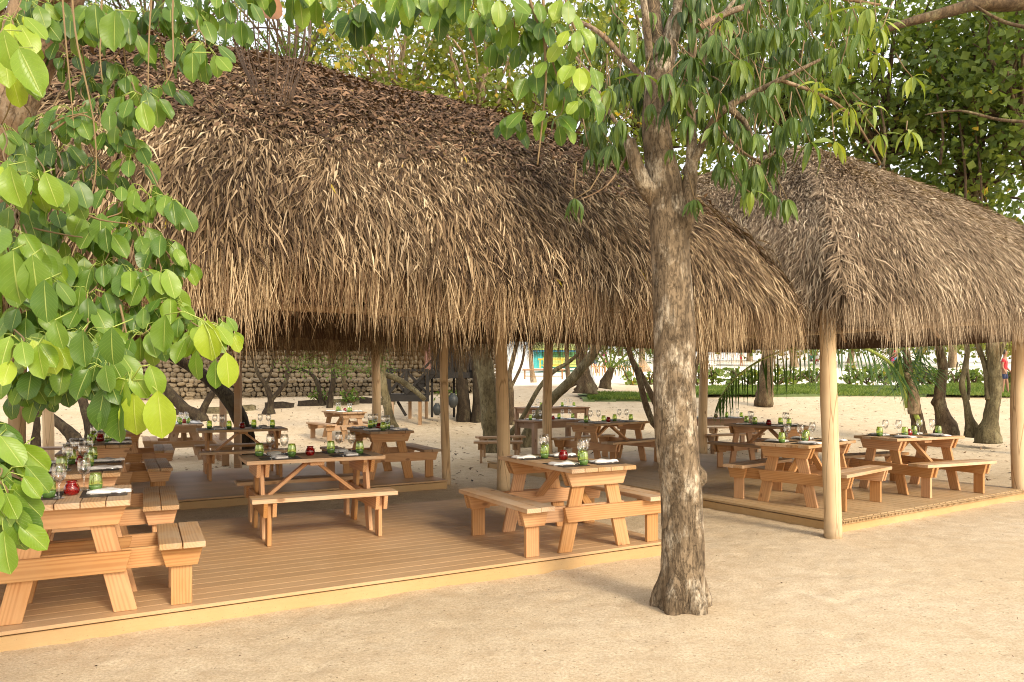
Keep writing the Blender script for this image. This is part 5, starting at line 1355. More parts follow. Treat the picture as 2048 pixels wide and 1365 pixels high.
# ------------------------------------------------------------------ palms
def frond(root, pts, rad, leaflet, n, droop=0.6, tint=0.4, seed=0, name='frond', spread=1.0):
    a, b = smooth_path(pts, rad, 8); inv = root.matrix_basis.inverted()
    mb = MB(); mb.tube([inv @ p for p in a], b, 6); o = link(name, mb.mesh('frond_stem', M['petiole']), None, root)
    r = np.random.default_rng(seed); m = len(a)
    Pb, D, N, L, W_, TT = [], [], [], [], [], []
    for i in range(n):
        t = 0.16 + 0.84 * i / n; k = t * (m - 1); j = min(int(k), m - 2); p = a[j].lerp(a[j + 1], k - j)
        ax = (a[j + 1] - a[j]).normalized(); sd = ax.cross(Vector((0, 0, 1)))
        if sd.length < .05: sd = Vector((1, 0, 0))
        sd.normalize()
        for s_ in (-1, 1):
            dr = (sd * s_ * U(.45, .8) * spread + ax * U(.35, .6) + Vector((0, 0, -droop * U(.5, 1.3)))).normalized()
            Pb.append(p); D.append(dr); N.append((sd * s_ * .3 + Vector((0, -.3, .9))).normalized())
            L.append(leaflet * (0.55 + 0.6 * math.sin(math.pi * min(1, t * 0.9 + .08))) * U(.85, 1.1)); W_.append(U(.022, .034) * leaflet / .55); TT.append(min(.95, max(0, tint + U(-.25, .25))))
    V, Fq = strips(np.array([tuple(v) for v in Pb]), np.array([tuple(v) for v in D]), np.array([tuple(v) for v in N]), np.array(L), np.array(W_), np.full(len(L), .35), np.zeros(len(L)), r.normal(0, .4, len(L)), (.5, 1, .8, .1))
    A = np.array(inv); V = V @ A[:3, :3].T + A[:3, 3]
    tag(link('leaflets', npmesh('leaflets', V, Fq, M['palm'], np.repeat(TT, 6)), None, o), kind='stuff')
dC = 19.8
co = empty('coconut_palm', (P(1836, 850, dC).x, dC, zt(0, dC)), 0, 'young coconut palm with a brown sheathed trunk and arching green stems on the sand', 'palm')
loc_tube(co, 'trunk', [P(1838, 868, dC), P(1836, 845, dC), P(1830, 820, dC), P(1822, 780, dC), P(1816, 745, dC), P(1812, 700, dC)], [.19, .16, .15, .14, .12, .08], M['bark_mid'], 14, 5, .09)
loc_tube(co, 'leaf_sheath', [P(1828, 828, dC - .1), P(1828, 805, dC - .12), P(1826, 778, dC - .12), P(1812, 745, dC - .1)], [.16, .15, .12, .09], M['bark_pale'], 12, 4, .12)
for j, (pts, rr) in enumerate([
    ([P(1815, 815, dC), P(1806, 775, dC - .1), P(1790, 740, dC - .3), P(1760, 712, dC - .6), P(1700, 688, dC - 1.1), P(1620, 690, dC - 1.6), P(1540, 712, dC - 2.0), P(1475, 752, dC - 2.3), P(1437, 800, dC - 2.4)], [.07, .06, .05, .045, .04, .035, .028, .02, .01]),
    ([P(1812, 790, dC), P(1802, 735, dC - .1), P(1790, 690, dC - .1), P(1740, 630, dC - .3), P(1640, 610, dC - .8)], [.07, .06, .05, .035, .015]),
    ([P(1826, 800, dC), P(1828, 745, dC), P(1842, 705, dC), P(1880, 650, dC - .4), P(1980, 640, dC - .9)], [.07, .06, .045, .03, .012]),
    ([P(1822, 790, dC), P(1815, 730, dC), P(1812, 680, dC), P(1810, 600, dC), P(1840, 540, dC)], [.06, .05, .045, .03, .012]),
    ([P(1840, 850, dC - .1), P(1830, 825, dC - .15), P(1820, 790, dC - .1)], [.07, .06, .03])]):
    if j < 4: frond(co, pts, rr, .85, 64 if j == 0 else 44, 1.0 if j == 0 else .6, .3, 70 + j)
    else: loc_tube(co, 'petiole_base', pts, rr, M['petiole'], 8, 4, .05)
def ring_palm(px, py, d, wpx, topy, label, lean=6, fr=5, seed=0, topx=None):
    r_ = empty('palm_tree', (P(px, py, d).x, d, zt(0, d)), 0, label, 'palm')
    tx = topx or px + lean
    n = 26; pts, rad = [], []
    for i in range(n):
        t = i / (n - 1); x = px + (tx - px) * (t ** .7); y = py + 8 + (topy - py - 8) * t
        pts.append(P(x, y, d)); rad.append(wpx / 2 / F * d * (1.35 - .75 * min(1, t * 1.6)) * (1.0 + (.07 if i % 2 else -.03)))
    inv = r_.matrix_basis.inverted(); mb = MB(); mb.tube([inv @ p for p in pts], rad, 12)
    link('trunk', mb.mesh('trunk', M['bark_mid']), None, r_)
    tp = pts[-1]
    for k in range(fr):
        an = k * 2 * math.pi / fr + seed; o = Vector((math.cos(an), math.sin(an), 0))
        frond(r_, [tp, tp + o * .5 + Vector((0, 0, .6)), tp + o * 1.4 + Vector((0, 0, .7)), tp + o * 2.2 + Vector((0, 0, 0))], [.04, .03, .02, .008], .6, 26, .7, .5, seed * 10 + k)
ring_palm(1526, 806, 26.5, 28, 600, 'palm trunk with ring scars at the edge of the grass, under the arching frond', 14, 5, 1)
ring_palm(1902, 738, 60, 9, 640, 'far palm trunk with ring scars between the burled and the bowed trunk', 2, 5, 2)
# stubby palm left of the thick trunk
sp = empty('palm_tree', (P(1212, 770, 31).x, 31, zt(0, 31)), 0, 'stubby young palm with yellowish stems fanning out near the grass patch', 'palm')
loc_tube(sp, 'trunk', [P(1210, 778, 31), P(1212, 765, 31), P(1217, 750, 31), P(1224, 735, 31)], [.28, .24, .17, .12], M['bark_mid'], 10, 4, .15)
for k, (ax, ay) in enumerate(((1285, 690), (1250, 670), (1225, 655), (1195, 660), (1178, 690), (1262, 720))):
    b = P(1220, 742, 31); e_ = P(ax, ay, 31 + U(-.6, .6)); mid = (b + e_) / 2 + Vector((0, 0, .12))
    frond(sp, [b, mid, e_, e_ + Vector(((e_.x - b.x) * .3, 0, -.15))], [.05, .04, .03, .01], .7, 22, .5, .6, 90 + k)

# ------------------------------------------------------------------ grass and hedge shrubs
def grass(px0, px1, d0, d1, n, label, h=.10, name='grass', z_=None):
    r = np.random.default_rng(int(px0)); d = r.uniform(d0, d1, n)
    edge = vnoise(np.linspace(0, 1, n) * 0, d * 0, 1)
    px = r.uniform(px0, px1, n); x = (px - 1024) / F * d
    keep = (d > d0 + 1.1 * vnoise(x * .45, x * 0, 5)) & (d < d1 - .8 * vnoise(x * .5, x * 0, 6)); x, d = x[keep], d[keep]; n = len(x)
    hum = .20 * vnoise(x * .5, d * .6, 77)
    z = np.interp(d, _PY, _PZ) + np.clip((d - 22) / 20, 0, 1) * 0.35 * (vnoise(x * .22, d * .22, 9) - .5) + hum * .9
    Pb = np.stack([x, d, z - .03], 1); D = nrm(r.normal(size=(n, 3)) * [.5, .5, .1] + [0, 0, 1.0]); N = nrm(r.normal(size=(n, 3)) + [0, -1, .2])
    V, Fq = strips(Pb, D, N, r.uniform(.6, 1.3, n) * h, r.uniform(.012, .03, n), r.uniform(0, .3, n), np.zeros(n), r.normal(0, .5, n), (1, .8, .5, .1))
    tag(link(name, npmesh(name, V, Fq, M['grass'], np.repeat(np.clip(r.beta(2, 2, n) + (vnoise(x * 1.5, d, 3) - .5) * .5, 0, 1), 6))), label, 'grass', kind='stuff')
    # soft hummocks under the blades
    xs = np.linspace(x.min() - .2, x.max() + .2, 160); ys = np.linspace(d0 + .3, d1 - .2, 24)
    X, Y = np.meshgrid(xs, ys)
    Z = np.interp(Y, _PY, _PZ) + np.clip((Y - 22) / 20, 0, 1) * 0.35 * (vnoise(X * .22, Y * .22, 9) - .5) + .18 * vnoise(X * .5, Y * .6, 77) - .02
    ins = (Y > d0 + 1.1 * vnoise(X * .45, X * 0, 5)) & (Y < d1 - .8 * vnoise(X * .5, X * 0, 6)); Z = np.where(ins, Z, Z - .24)
    i = (np.arange(23)[:, None] * 160 + np.arange(159)[None]).reshape(-1)
    tag(link('turf', npmesh('turf', np.stack([X, Y, Z], -1).reshape(-1, 3), np.stack([i, i + 1, i + 161, i + 160], 1), simple('turf', (.13, .17, .05), .95, .4, 6), smooth=True)), 'green turf under the grass blades', kind='structure')
grass(1375, 2120, 28.6, 34.5, 55000, 'long strip of short green grass between the sand and the hedge on the right', .13)
grass(1176, 1300, 27.2, 31.0, 15000, 'small patch of green grass left of the thick trunk', .13)
HP = [(1395, 'behind the round post'), (1425, 'left of the frond tip'), (1470, 'under the arching frond'), (1500, 'left of the ringed palm trunk'), (1555, 'right of the ringed palm trunk'), (1590, 'left of the pale front post'), (1625, 'nearest left of the pale front post'), (1700, 'nearest right of the pale front post'),
      (1735, 'left of the young coconut palm'), (1770, 'under the coconut palm stems'), (1800, 'touching the coconut palm trunk'), (1845, 'right of the coconut palm'), (1862, 'left of the burled trunk'), (1912, 'right of the burled trunk'), (1950, 'behind the bowed trunk'), (2012, 'left of the right round post'), (2060, 'at the right edge of the picture'), (1300, 'just left of the thick trunk'), (1262, 'with few leaves on the small grass patch')]
for k, (px, lab) in enumerate(HP):
    d = 35.2 + U(-.5, .9); x = P(px, 0, d).x
    r_ = empty('shrub', (x, d, zt(0, d)), 0, f'low round leaved shrub {lab}', 'shrub', 'round leaved shrubs along the beach')
    c = r_.location + Vector((0, 0, .48)); rd = (.55, .35, .40)
    if px < 1310: c = r_.location + Vector((0, 0, .35)); rd = (.4, .25, .35)
    crown(r_, r_.location + Vector((0, 0, .05)), c, rd, 11 if px > 1310 else 6, 9, .24, 'leaf_grape', seed=100 + k, t0=.3, t1=.9, clump_r=.14, yellow=.02)

# ------------------------------------------------------------------ stone walls
def blob(seed):
    r = random.Random(seed); V = []; Fc = []; seg = 8
    out = []
    for j in range(seg):
        an = 2 * math.pi * (j + r.uniform(-.25, .25)) / seg; c, s_ = math.cos(an), math.sin(an)
        k = (abs(c) ** 3.2 + abs(s_) ** 3.2) ** (-1 / 3.2) * r.uniform(.84, 1.03) * .5
        out.append((c * k, s_ * k))
    for (y, k) in ((0.1, 1.0), (-.28, .98), (-.46, .80), (-.5, .45)):
        for (a, b) in out: V.append((a * k + r.uniform(-.02, .02), y + r.uniform(-.05, .05), b * k + r.uniform(-.02, .02)))
    V.append((0, -.5 + r.uniform(-.08, .04), 0))
    for i in range(3):
        for j in range(seg): Fc.append([i * seg + j, i * seg + (j + 1) % seg, (i + 1) * seg + (j + 1) % seg, (i + 1) * seg + j])
    for j in range(seg): Fc.append([3 * seg + j, 3 * seg + (j + 1) % seg, 4 * seg, 4 * seg])
    mb = MB(); mb.add(V, [q if q[2] != q[3] else q[:3] for q in Fc]); return mb.mesh('stone', M['stone'])
BL = [blob(k) for k in range(8)]
def wall(label, xa, ya, xb, yb, h, z0, sw, nobj, thick=.6, seed=1):
    a = Vector((xa, ya, 0)); b = Vector((xb, yb, 0)); L = (b - a).length; ang = math.atan2(yb - ya, xb - xa)
    r_ = empty('stone_wall', (xa, ya, z0), ang, label, 'stone wall')
    mb = MB(); mb.box((L / 2, thick / 2 + .05, h / 2 - .3), (L, thick, h + .6)); link('mortar_core', mb.mesh('mortar_core', M['mortar']), None, r_)
    r = random.Random(seed); sp = []; z = sw * .35
    while z < h + sw * .2:
        x = r.uniform(0, sw); rowh = sw * r.uniform(.62, .85)
        while x < L:
            w_ = sw * r.choice((r.uniform(.55, .9), r.uniform(.8, 1.2), r.uniform(1.2, 1.8)))
            sp.append((x + w_ / 2, z + r.uniform(-.03, .03), w_, rowh * r.uniform(1.0, 1.25))); x += w_ * .95
        z += rowh * .93
    r.shuffle(sp)
    def mt(x, z, w_, hh): return Matrix.Translation((x, .03, z)) @ Matrix.Rotation(r.uniform(-.14, .14) + (math.pi if r.random() < .5 else 0), 4, 'Y') @ Matrix.Diagonal((w_ * 1.04, .42, hh * 1.06, 1))
    if len(sp) > nobj:   # the rest as one mesh
        V, Fc, off = [], [], 0
        for s_ in sp[nobj:]:
            me = BL[r.randrange(8)]; m_ = mt(*s_)
            for v in me.vertices: V.append(tuple(m_ @ v.co))
            for p in me.polygons: Fc.append([off + i for i in p.vertices] if len(p.vertices) == 4 else [off + i for i in p.vertices] + [off + p.vertices[2]])
            off += len(me.vertices)
        tag(link('stones', npmesh('stones', V, Fc, M['stone']), None, r_), kind='stuff')
    for s_ in sp[:nobj]: link('stone', BL[r.randrange(8)], None, r_, mt(*s_))
z_w = zt(0, 29.5)
wall('low rough stone retaining wall behind the leaning trees at left', -17.5, 28.0, -1.2, 30.6, .80, .93, .25, 290, seed=3)
wall('taller pale stone wall rising behind the low wall, under the eave', -20, 32.5, -.8, 34.2, 2.6, 1.35, .27, 0, seed=4)

# ------------------------------------------------------------------ black timber stair and landing
dS = 23.0
st = empty('timber_stair', (P(815, 830, dS).x, dS, 0), 0, 'black timber stair with an X braced landing in front of the stone wall', 'stair')
inv = st.matrix_basis.inverted()
def sb(name, p0, p1, wd, th, mat='black_wood', wdir=(0, 0, 1)):
    return board(name, st, inv @ p0, inv @ p1, wd, th, wdir, mat)
for x0, x1 in ((778, 812), (812, 855)):
    sb('brace', P(x0, 788, dS), P(x1, 742, dS), .08, .06); sb('brace', P(x0, 742, dS + .07), P(x1, 788, dS + .07), .08, .06)
for x in (778, 812, 855): sb('rail_post', P(x, 792, dS + .03), P(x, 738, dS + .03), .10, .09, wdir=(1, 0, 0))
sb('handrail', P(770, 741, dS + .03), P(858, 741, dS + .03), .08, .07)
sb('landing_beam', P(776, 797, dS - .04), P(858, 797, dS - .04), .20, .06)
mb = MB(); c = inv @ P(817, 790, dS + .7); mb.box(c, (1.25, 1.3, .06)); link('landing', mb.mesh('landing', M['black_wood']), None, st)
for x, dy in ((784, 0), (840, 0), (820, 1.2), (853, 1.2)): sb('landing_leg', P(x, 803, dS + dy), Vector((P(x, 0, dS + dy).x, dS + dy, .1)), .10, .10, 'pine_old', (1, 0, 0))
sb('prop', P(795, 803, dS + .2), P(812, 832, dS + .2), .08, .06)
for k in range(6):
    t = k / 5; a = P(822 + 40 * t, 790 - 42 * t, dS + .5)
    mb = MB(); mb.box(inv @ a, (.30, .9, .05)); link('step', mb.mesh('step', M['black_wood']), None, st)
sb('stringer', P(815, 797, dS + .1), P(868, 742, dS + .1), .22, .05); sb('stringer', P(815, 797, dS + 1.0), P(868, 742, dS + 1.0), .22, .05)
sb('handrail', P(838, 748, dS + .1), P(868, 716, dS + .1), .07, .05)
hb = empty('stilt_house', (P(905, 760, 23.6).x, 23.6, 0), 0, 'dark raised timber platform with a pinkish wall at the top of the black stair', 'house')
inv2 = hb.matrix_basis.inverted()
def hbx(name, px0, px1, py0, py1, d, th, mat):
    a, b = P(px0, py1, d), P(px1, py0, d); mb = MB(); mb.box(inv2 @ ((a + b) / 2), (b.x - a.x, th, b.z - a.z)); return link(name, mb.mesh(name, M[mat]), None, hb)
hbx('platform_beam', 856, 975, 745, 757, 23.6, .12, 'black_wood'); hbx('platform', 856, 975, 742, 746, 25.0, 2.6, 'black_wood')
hbx('wall', 848, 866, 600, 744, 26.0, .1, 'pink_wall'); hbx('wall', 868, 972, 600, 744, 26.3, .1, 'black_wood'); hbx('doorway', 930, 942, 690, 743, 26.2, .06, 'hair')
hbx('corner_post', 862, 866, 600, 835, 23.8, .12, 'black_wood'); hbx('corner_post', 906, 910, 640, 835, 24.2, .12, 'black_wood')
hbx('railing', 868, 975, 722, 725, 23.7, .06, 'black_wood')
for k in range(9): hbx('baluster', 872 + k * 11, 874 + k * 11, 725, 745, 23.7, .04, 'black_wood')
# urns
def urn(px, py, d, s, lab, tilt=0.0):
    mb = MB(); mb.lathe([(0, 0), (.10, .0), (.19, .14), (.235, .32), (.22, .46), (.14, .58), (.10, .62), (.125, .66), (.12, .665), (.09, .62)], 20)
    o = link('clay_urn', mb.mesh('clay_urn', M['urn'])); o.location = P(px, py, d); o.scale = (s, s, s); o.rotation_euler = (0, tilt, 0)
    return tag(o, lab, 'urn', None)
urn(906, 816, 23.0, .68, 'black clay urn standing beside the dark mossy trunk'); urn(874, 831, 22.8, .55, 'dark round urn half hidden by the slim round post')
# rock outcrop with ferns in front of the low wall
for k, (px, py, sx, sz) in enumerate(((625, 808, 1.1, .22), (680, 806, 1.4, .30), (735, 803, 1.3, .34), (770, 806, .8, .28), (560, 812, 1.1, .2), (430, 822, 1.5, .26), (350, 826, 1.6, .26), (480, 818, 1.2, .2))):
    d = dist_at(py + 4); o = link('rock', BL[k], None); o.location = P(px, py, d); o.scale = (sx, .9, sz); o.rotation_euler = (.9, 0, U(-.2, .2)); o.data = BL[k].copy(); o.data.materials[0] = M['bark_moss' if k % 2 else 'bark_dark']
    tag(o, ['flat mossy rock left of the lone table', 'mossy rock behind the left glasses of the lone table', 'mossy rock behind the lone table, below the stone wall', 'dark mossy rock beside the speckled mossy trunk', 'low mossy rock at the foot of the forked dark tree', 'dark low rock right of the V shaped tree', 'dark low rock left of the V shaped tree', 'low rock behind the leaning trunk'][k], 'rock', 'low rocks by the stone wall')
for k, (px, py, lab) in enumerate(((895, 800, 'leafy plant beside the black urn'), (645, 800, 'ferny plant under the arching trunk'), (705, 802, 'ferny plant at the foot of the right slim trunk'))):
    d = dist_at(py + 10); r_ = empty('plant', P(px, py + 6, d), 0, lab, 'plant')
    crown(r_, r_.location, r_.location + Vector((0, 0, .28)), (.35, .2, .22), 10, 16, .16, 'leaf_fine', kind='lance', seed=150 + k, t0=.4, t1=.95, clump_r=.1)

# ------------------------------------------------------------------ hanging wire basket lamp in front of the roof
dB = 4.3
bk = empty('hanging_basket_lamp', P(545, 90, dB), 0, 'open round basket of thin brown rods hanging in front of the roof top', 'lamp')
inv = bk.matrix_basis.inverted()
prof = [(-130, 30), (-90, 52), (-40, 66), (0, 71), (50, 74), (90, 72), (130, 60), (165, 45), (200, 36)]
sc = dB / F; ctr = P(545, 0, dB)
for k in range(22):
    an = 2 * math.pi * (k + U(-.15, .15)) / 22; pts = []
    for y, r in prof:
        c = P(545, y, dB); rr = (r + U(-2, 2)) * sc
        pts.append(inv @ (c + Vector((math.cos(an) * rr, math.sin(an) * rr, 0))))
    a, b = smooth_path(pts, [.0036] * len(pts), 3); mb = MB(); mb.tube(a, b, 5)
    link('rod', mb.mesh('rod', M['rattan']), None, bk)
for y, r in ((200, 36), (90, 72), (-130, 30)):
    pts = [inv @ (P(545, y, dB) + Vector((math.cos(t) * r * sc, math.sin(t) * r * sc, 0))) for t in np.linspace(0, 2 * math.pi, 33)]
    mb = MB(); mb.tube(pts, [.0042] * 33, 6); link('hoop', mb.mesh('hoop', M['rattan']), None, bk)
mb = MB(); mb.tube([inv @ P(545, -130, dB), inv @ P(560, -400, dB)], [.004, .004], 6); link('cord', mb.mesh('cord', M['rattan']), None, bk)
dl = leaf_base(4, 6, .55, 'broad'); o = link('dry_leaf', npmesh('dry_leaf', bend(dl[0], .5, .3, .4, .08, 2) * .24, dl[1], simple('dry_leaf', (.30, .15, .075), .8, .3, 20), uv=dl[2], smooth=True))
o.location = P(543, -25, 4.0); o.rotation_euler = (math.radians(-95), .1, .1); tag(o, 'large dry brown leaf hanging inside the top of the wire basket', 'leaf')

# ------------------------------------------------------------------ far beach things
def bx(root, name, px0, px1, py0, py1, d, th, mat, inv=None):
    inv = inv or root.matrix_basis.inverted()
    a, b = P(px0, py1, d), P(px1, py0, d); mb = MB(); mb.box(inv @ ((a + b) / 2), (b.x - a.x, th, b.z - a.z)); return link(name, mb.mesh(name, M[mat]), None, root)
dH = 52.0
hut = empty('beach_hut', (P(1110, 0, dH).x, dH, zt(0, dH)), 0, 'turquoise and lime beach hut with a blue eave far behind the round posts', 'hut')
for i in range(9): bx(hut, 'wall_plank', 1062 + i * 2.6, 1064.2 + i * 2.6, 704, 737, dH, .12, 'turquoise')
for i in range(6): bx(hut, 'wall_board', 1086, 1154, 704 + i * 5.2, 708.6 + i * 5.2, dH + .1, .12, 'green_paint' if i < 2 else 'lime_paint')
bx(hut, 'eave_board', 1058, 1156, 696, 704, dH - .5, .1, 'blue_paint')
inv = hut.matrix_basis.inverted(); mb = MB()
v = [inv @ P(1056, 697, dH - .7), inv @ P(1158, 697, dH - .7), inv @ P(1140, 680, dH + 2), inv @ P(1075, 680, dH + 2)]
mb.add([*v, *[q - Vector((0, 0, .12)) for q in v]], [(0, 1, 2, 3), (7, 6, 5, 4), (0, 4, 5, 1), (1, 5, 6, 2), (2, 6, 7, 3), (3, 7, 4, 0)]); link('roof', mb.mesh('roof', M['lime_paint']), None, hut)
mb = MB(); mb.box(inv @ P(1110, 720, dH + 2), (3.0, 3.6, 1.2)); link('back_wall', mb.mesh('back_wall', M['turquoise']), None, hut)
def far_table(px0, px1, py, foot, d, mat, lab, name='long_table', cat='table'):
    r_ = empty(name, (P((px0 + px1) / 2, 0, d).x, d, zt(0, d)), 0, lab, cat)
    bx(r_, 'tabletop', px0, px1, py, py + 2.4, d, .9, mat)
    for x in (px0 + 3, px1 - 5):
        for dy in (-.35, .35): bx(r_, 'leg', x, x + 3, py + 2.4, foot, d + dy, .09, mat)
    bx(r_, 'stretcher', px0 + 4, px1 - 4, (py + foot) / 2 + 3, (py + foot) / 2 + 4.5, d, .06, mat)
    return r_
far_table(1045, 1128, 739, 759, 34, 'pine', 'long plain brown table far away before the turquoise hut')
far_table(1088, 1126, 730, 742, 42, 'yellow_paint', 'small yellow bench in front of the turquoise hut', 'yellow_bench', 'bench')
far_table(1076, 1128, 718, 736, 46, 'yellow_paint', 'tall yellow bench rack against the turquoise hut', 'yellow_bench', 'bench')
wb = empty('white_board', (P(1180, 0, 31).x, 31, zt(0, 31)), 0, 'blank white board leaning behind the old rooted tree', 'board')
inv = wb.matrix_basis.inverted(); mb = MB(); q = [P(1171, 728, 31.3), P(1180, 727, 31.3), P(1192, 769, 30.8), P(1181, 770, 30.8)]; q += [p + Vector((0, .06, 0)) for p in q]
mb.add([inv @ p for p in q], [(3, 2, 1, 0), (4, 5, 6, 7), (0, 1, 5, 4), (1, 2, 6, 5), (2, 3, 7, 6), (3, 0, 4, 7)]); link('panel', mb.mesh('panel', M['white']), None, wb)
dF = 48
fr = empty('swing_frame', (P(1225, 0, dF).x, dF, zt(0, dF)), 0, 'white timber swing frame on the pale beach', 'frame')
inv = fr.matrix_basis.inverted()
for k, (p0, p1) in enumerate((((1194, 738), (1200, 715)), ((1206, 738), (1200, 715)), ((1231, 738), (1236, 715)), ((1250, 738), (1240, 715)), ((1262, 738), (1254, 716)), ((1276, 740), (1273, 712)))):
    mb = MB(); mb.tube([inv @ P(*p0, dF + (k % 2) * .8), inv @ P(*p1, dF + .4)], [.06, .06], 6); link('frame_leg', mb.mesh('frame_leg', M['white']), None, fr)
mb = MB(); mb.tube([inv @ P(1198, 715, dF + .4), inv @ P(1256, 715, dF + .4)], [.06, .06], 6); link('crossbar', mb.mesh('crossbar', M['white']), None, fr)
pf = empty('pole_fence', (P(1225, 0, 44).x, 44, zt(0, 44)), 0, 'row of thin upright wooden sticks on the beach left of the thick trunk', 'fence')
for k in range(17):
    x = 1186 + k * 6.2; bx(pf, 'stick', x, x + 1.4, 727 + (k * 7 % 5), 752, 44, .05, 'pine')
bx(pf, 'rail', 1184, 1290, 733, 734.4, 44.05, .05, 'pine')
lc = empty('lifeguard_chair', (P(1420, 0, 45).x, 45, zt(0, 45)), 0, 'white slatted lifeguard chair between the far round post and the hedge', 'chair')
for k in range(4): bx(lc, 'slat', 1414, 1427, 714 + k * 9, 720 + k * 9, 45 + k * .12, .06, 'white')
for x in (1413, 1426): bx(lc, 'leg', x, x + 2, 711, 757, 45.2, .12, 'white')
bx(lc, 'seat', 1412, 1429, 729, 731, 45.5, .8, 'white')

# ---- people far away on the beach
def skin_mesh(name, verts, edges, radii, mat, root_i=0, sub=1):
    me = bpy.data.meshes.new(name); me.from_pydata(verts, edges, []); o = bpy.data.objects.new(name, me); COL.objects.link(o)
    sk = o.modifiers.new('skin', 'SKIN'); ss = o.modifiers.new('sub', 'SUBSURF'); ss.levels = sub; ss.render_levels = sub
    for i, r in enumerate(radii): me.skin_vertices[0].data[i].radius = (r, r) if not hasattr(r, '__len__') else r; me.skin_vertices[0].data[i].use_root = (i == root_i)
    dg = bpy.context.evaluated_depsgraph_get(); nm = bpy.data.meshes.new_from_object(o.evaluated_get(dg)); bpy.data.objects.remove(o)
    nm.materials.clear(); nm.materials.append(mat); nm.polygons.foreach_set('use_smooth', [True] * len(nm.polygons)); return nm
def person(px, d, label, shirt, shorts, pose='stand', rz=0.0, z=None):
    r_ = empty('person', (P(px, 0, d).x, d, zt(0, d) if z is None else z), rz, label, 'person')
    if pose == 'stand':
        hip, kn, ft = .92, [(-.11, .02, .5), (.12, -.06, .5)], [(-.12, .05, .07), (.15, -.10, .07)]
    else:
        hip, kn, ft = .46, [(-.12, -.42, .48), (.12, -.42, .46)], [(-.12, -.44, .06), (.14, -.50, .06)]
    S = hip + .50; N_ = S + .12
    V = [(0, 0, hip), (0, .01, hip + .25), (0, 0, S), (0, -.01, N_), (0, -.02, N_ + .07), (0, -.03, N_ + .17), (0, -.02, N_ + .24),
         (-.11, 0, hip - .02), kn[0], ft[0], (ft[0][0], ft[0][1] - .14, .035), (.11, 0, hip - .02), kn[1], ft[1], (ft[1][0], ft[1][1] - .14, .035),
         (-.19, 0, S - .02), (-.25, .03, S - .28), (-.23, -.08, S - .52), (-.23, -.12, S - .60), (.19, 0, S - .02), (.26, .02, S - .27), (.25, -.14, S - .46), (.25, -.2, S - .52)]
    E_ = [(0, 1), (1, 2), (2, 3), (3, 4), (4, 5), (5, 6), (0, 7), (7, 8), (8, 9), (9, 10), (0, 11), (11, 12), (12, 13), (13, 14), (2, 15), (15, 16), (16, 17), (17, 18), (2, 19), (19, 20), (20, 21), (21, 22)]
    Rr = [(.15, .10), (.13, .09), (.16, .10), .055, .075, .10, .07, .09, .06, .045, .035, .09, .06, .045, .035, .06, .045, .035, .03, .06, .045, .035, .03]
    link('body', skin_mesh('body', V, E_, Rr, M['skin']), None, r_)
    link('shirt', skin_mesh('shirt', [V[0], V[1], V[2], (V[2][0], V[2][1], S + .06), V[15], ((V[15][0] + V[16][0]) / 2, .02, S - .16), V[19], ((V[19][0] + V[20][0]) / 2, .02, S - .16)], [(0, 1), (1, 2), (2, 3), (2, 4), (4, 5), (2, 6), (6, 7)], [(.17, .12), (.16, .12), (.18, .125), .075, .08, .07, .08, .07], M[shirt]), None, r_)
    k0 = Vector(V[7]).lerp(Vector(kn[0]), .75); k1 = Vector(V[11]).lerp(Vector(kn[1]), .75)
    link('shorts', skin_mesh('shorts', [(0, 0, hip + .06), (0, 0, hip - .02), V[7], tuple(k0), V[11], tuple(k1)], [(0, 1), (1, 2), (2, 3), (1, 4), (4, 5)], [(.165, .12), (.17, .12), .10, .085, .10, .085], M[shorts]), None, r_)
    mb = MB(); n = 8; b = []
    mb.lathe([(.0, N_ + .30), (.06, N_ + .285), (.098, N_ + .23), (.102, N_ + .17), (.09, N_ + .10)], 10, M=Matrix.Translation((0, .015, 0))); link('hair', mb.mesh('hair', M['hair']), None, r_)
    return r_
dPp = 50
person(1186, dPp, 'person in a pink top standing by the white board', 'pink_cloth', 'navy_cloth', rz=.6)
person(1197, dPp + 1, 'person in white and dark clothes next to the one in pink', 'white', 'navy_cloth', rz=-.8)
person(1209, dPp + .6, 'person in a magenta top bending near the white swing frame', 'pink_cloth', 'pink_cloth', rz=2.0)
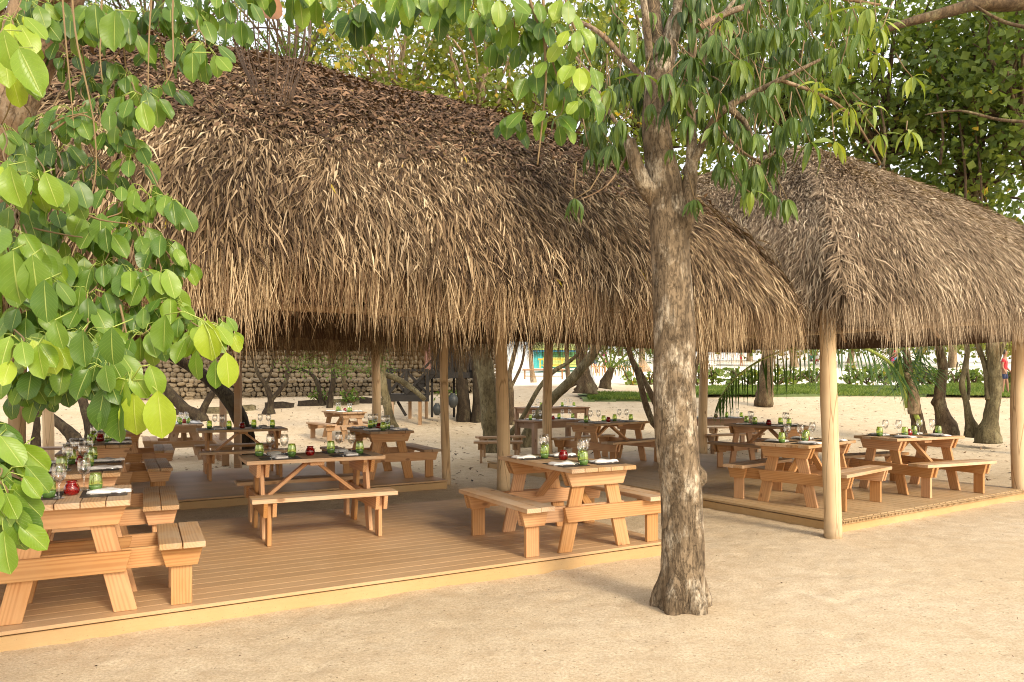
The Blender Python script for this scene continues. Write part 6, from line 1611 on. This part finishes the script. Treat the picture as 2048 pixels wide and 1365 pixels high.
person(1482, 66, 'person in a teal top with a red bag on the beach under the palm frond', 'teal_cloth', 'red_cloth', rz=1.2)
person(1622, 70, 'person in dark teal sitting at the top of the white beach', 'teal_cloth', 'navy_cloth', 'sit', .4)
person(1634, 70.5, 'person in white sitting beside the one in dark teal', 'white', 'red_cloth', 'sit', -.5)
person(1793, 62, 'person in a red top behind the coconut palm', 'red_cloth', 'blue_paint', 'stand', .3)
person(1786, 63, 'person in pink sitting behind the coconut palm', 'pink_cloth', 'blue_paint', 'sit', -.3)
person(2009, 30, 'person in a red top and navy shorts beside the thick forked trunk', 'red_cloth', 'navy_cloth', 'stand', .8)

# ------------------------------------------------------------------ fallen leaves and twigs on the sand
r = np.random.default_rng(77); n = 5200
d = np.concatenate([r.uniform(12, 29, 4200), r.uniform(3.5, 9, 1000)]); px = r.uniform(-50, 2100, n); x = (px - 1024) / F * d
keep = np.ones(n, bool)
z = np.interp(d, _PY, _PZ) + np.clip((d - 22) / 20, 0, 1) * 0.35 * (vnoise(x * .22, d * .22, 9) - .5) + .012
e_ = x * CE + d * SE; n_ = -x * SE + d * CE
ondeck = ((n_ > 5.3) & (n_ < 14.2) & (e_ < 5)) | ((e_ > 6.4) & (e_ < 12.2) & (n_ > 4.8) & (n_ < 13.8)); keep &= ~ondeck
x, d, z = x[keep], d[keep], z[keep]; n = len(x)
D = nrm(np.stack([r.normal(size=n), r.normal(size=n), r.uniform(-.05, .25, n)], 1)); N = nrm(np.stack([r.normal(0, .25, n), r.normal(0, .25, n), np.ones(n)], 1))
sz = np.where(d < 10, r.uniform(.006, .022, n), r.uniform(.05, .11, n))
V, Fq = strips(np.stack([x, d, z], 1), D, N, sz, sz * r.uniform(.2, .5, n), np.zeros(n), np.zeros(n), r.normal(0, .5, n), (.2, 1, .9, .1))
tag(link('fallen_leaves', npmesh('fallen_leaves', V, Fq, M['thatch_litter_shaded'], np.repeat(r.beta(1.5, 2, n), 6))), 'small dead leaves and twigs scattered on the sand', 'leaf litter', kind='stuff')
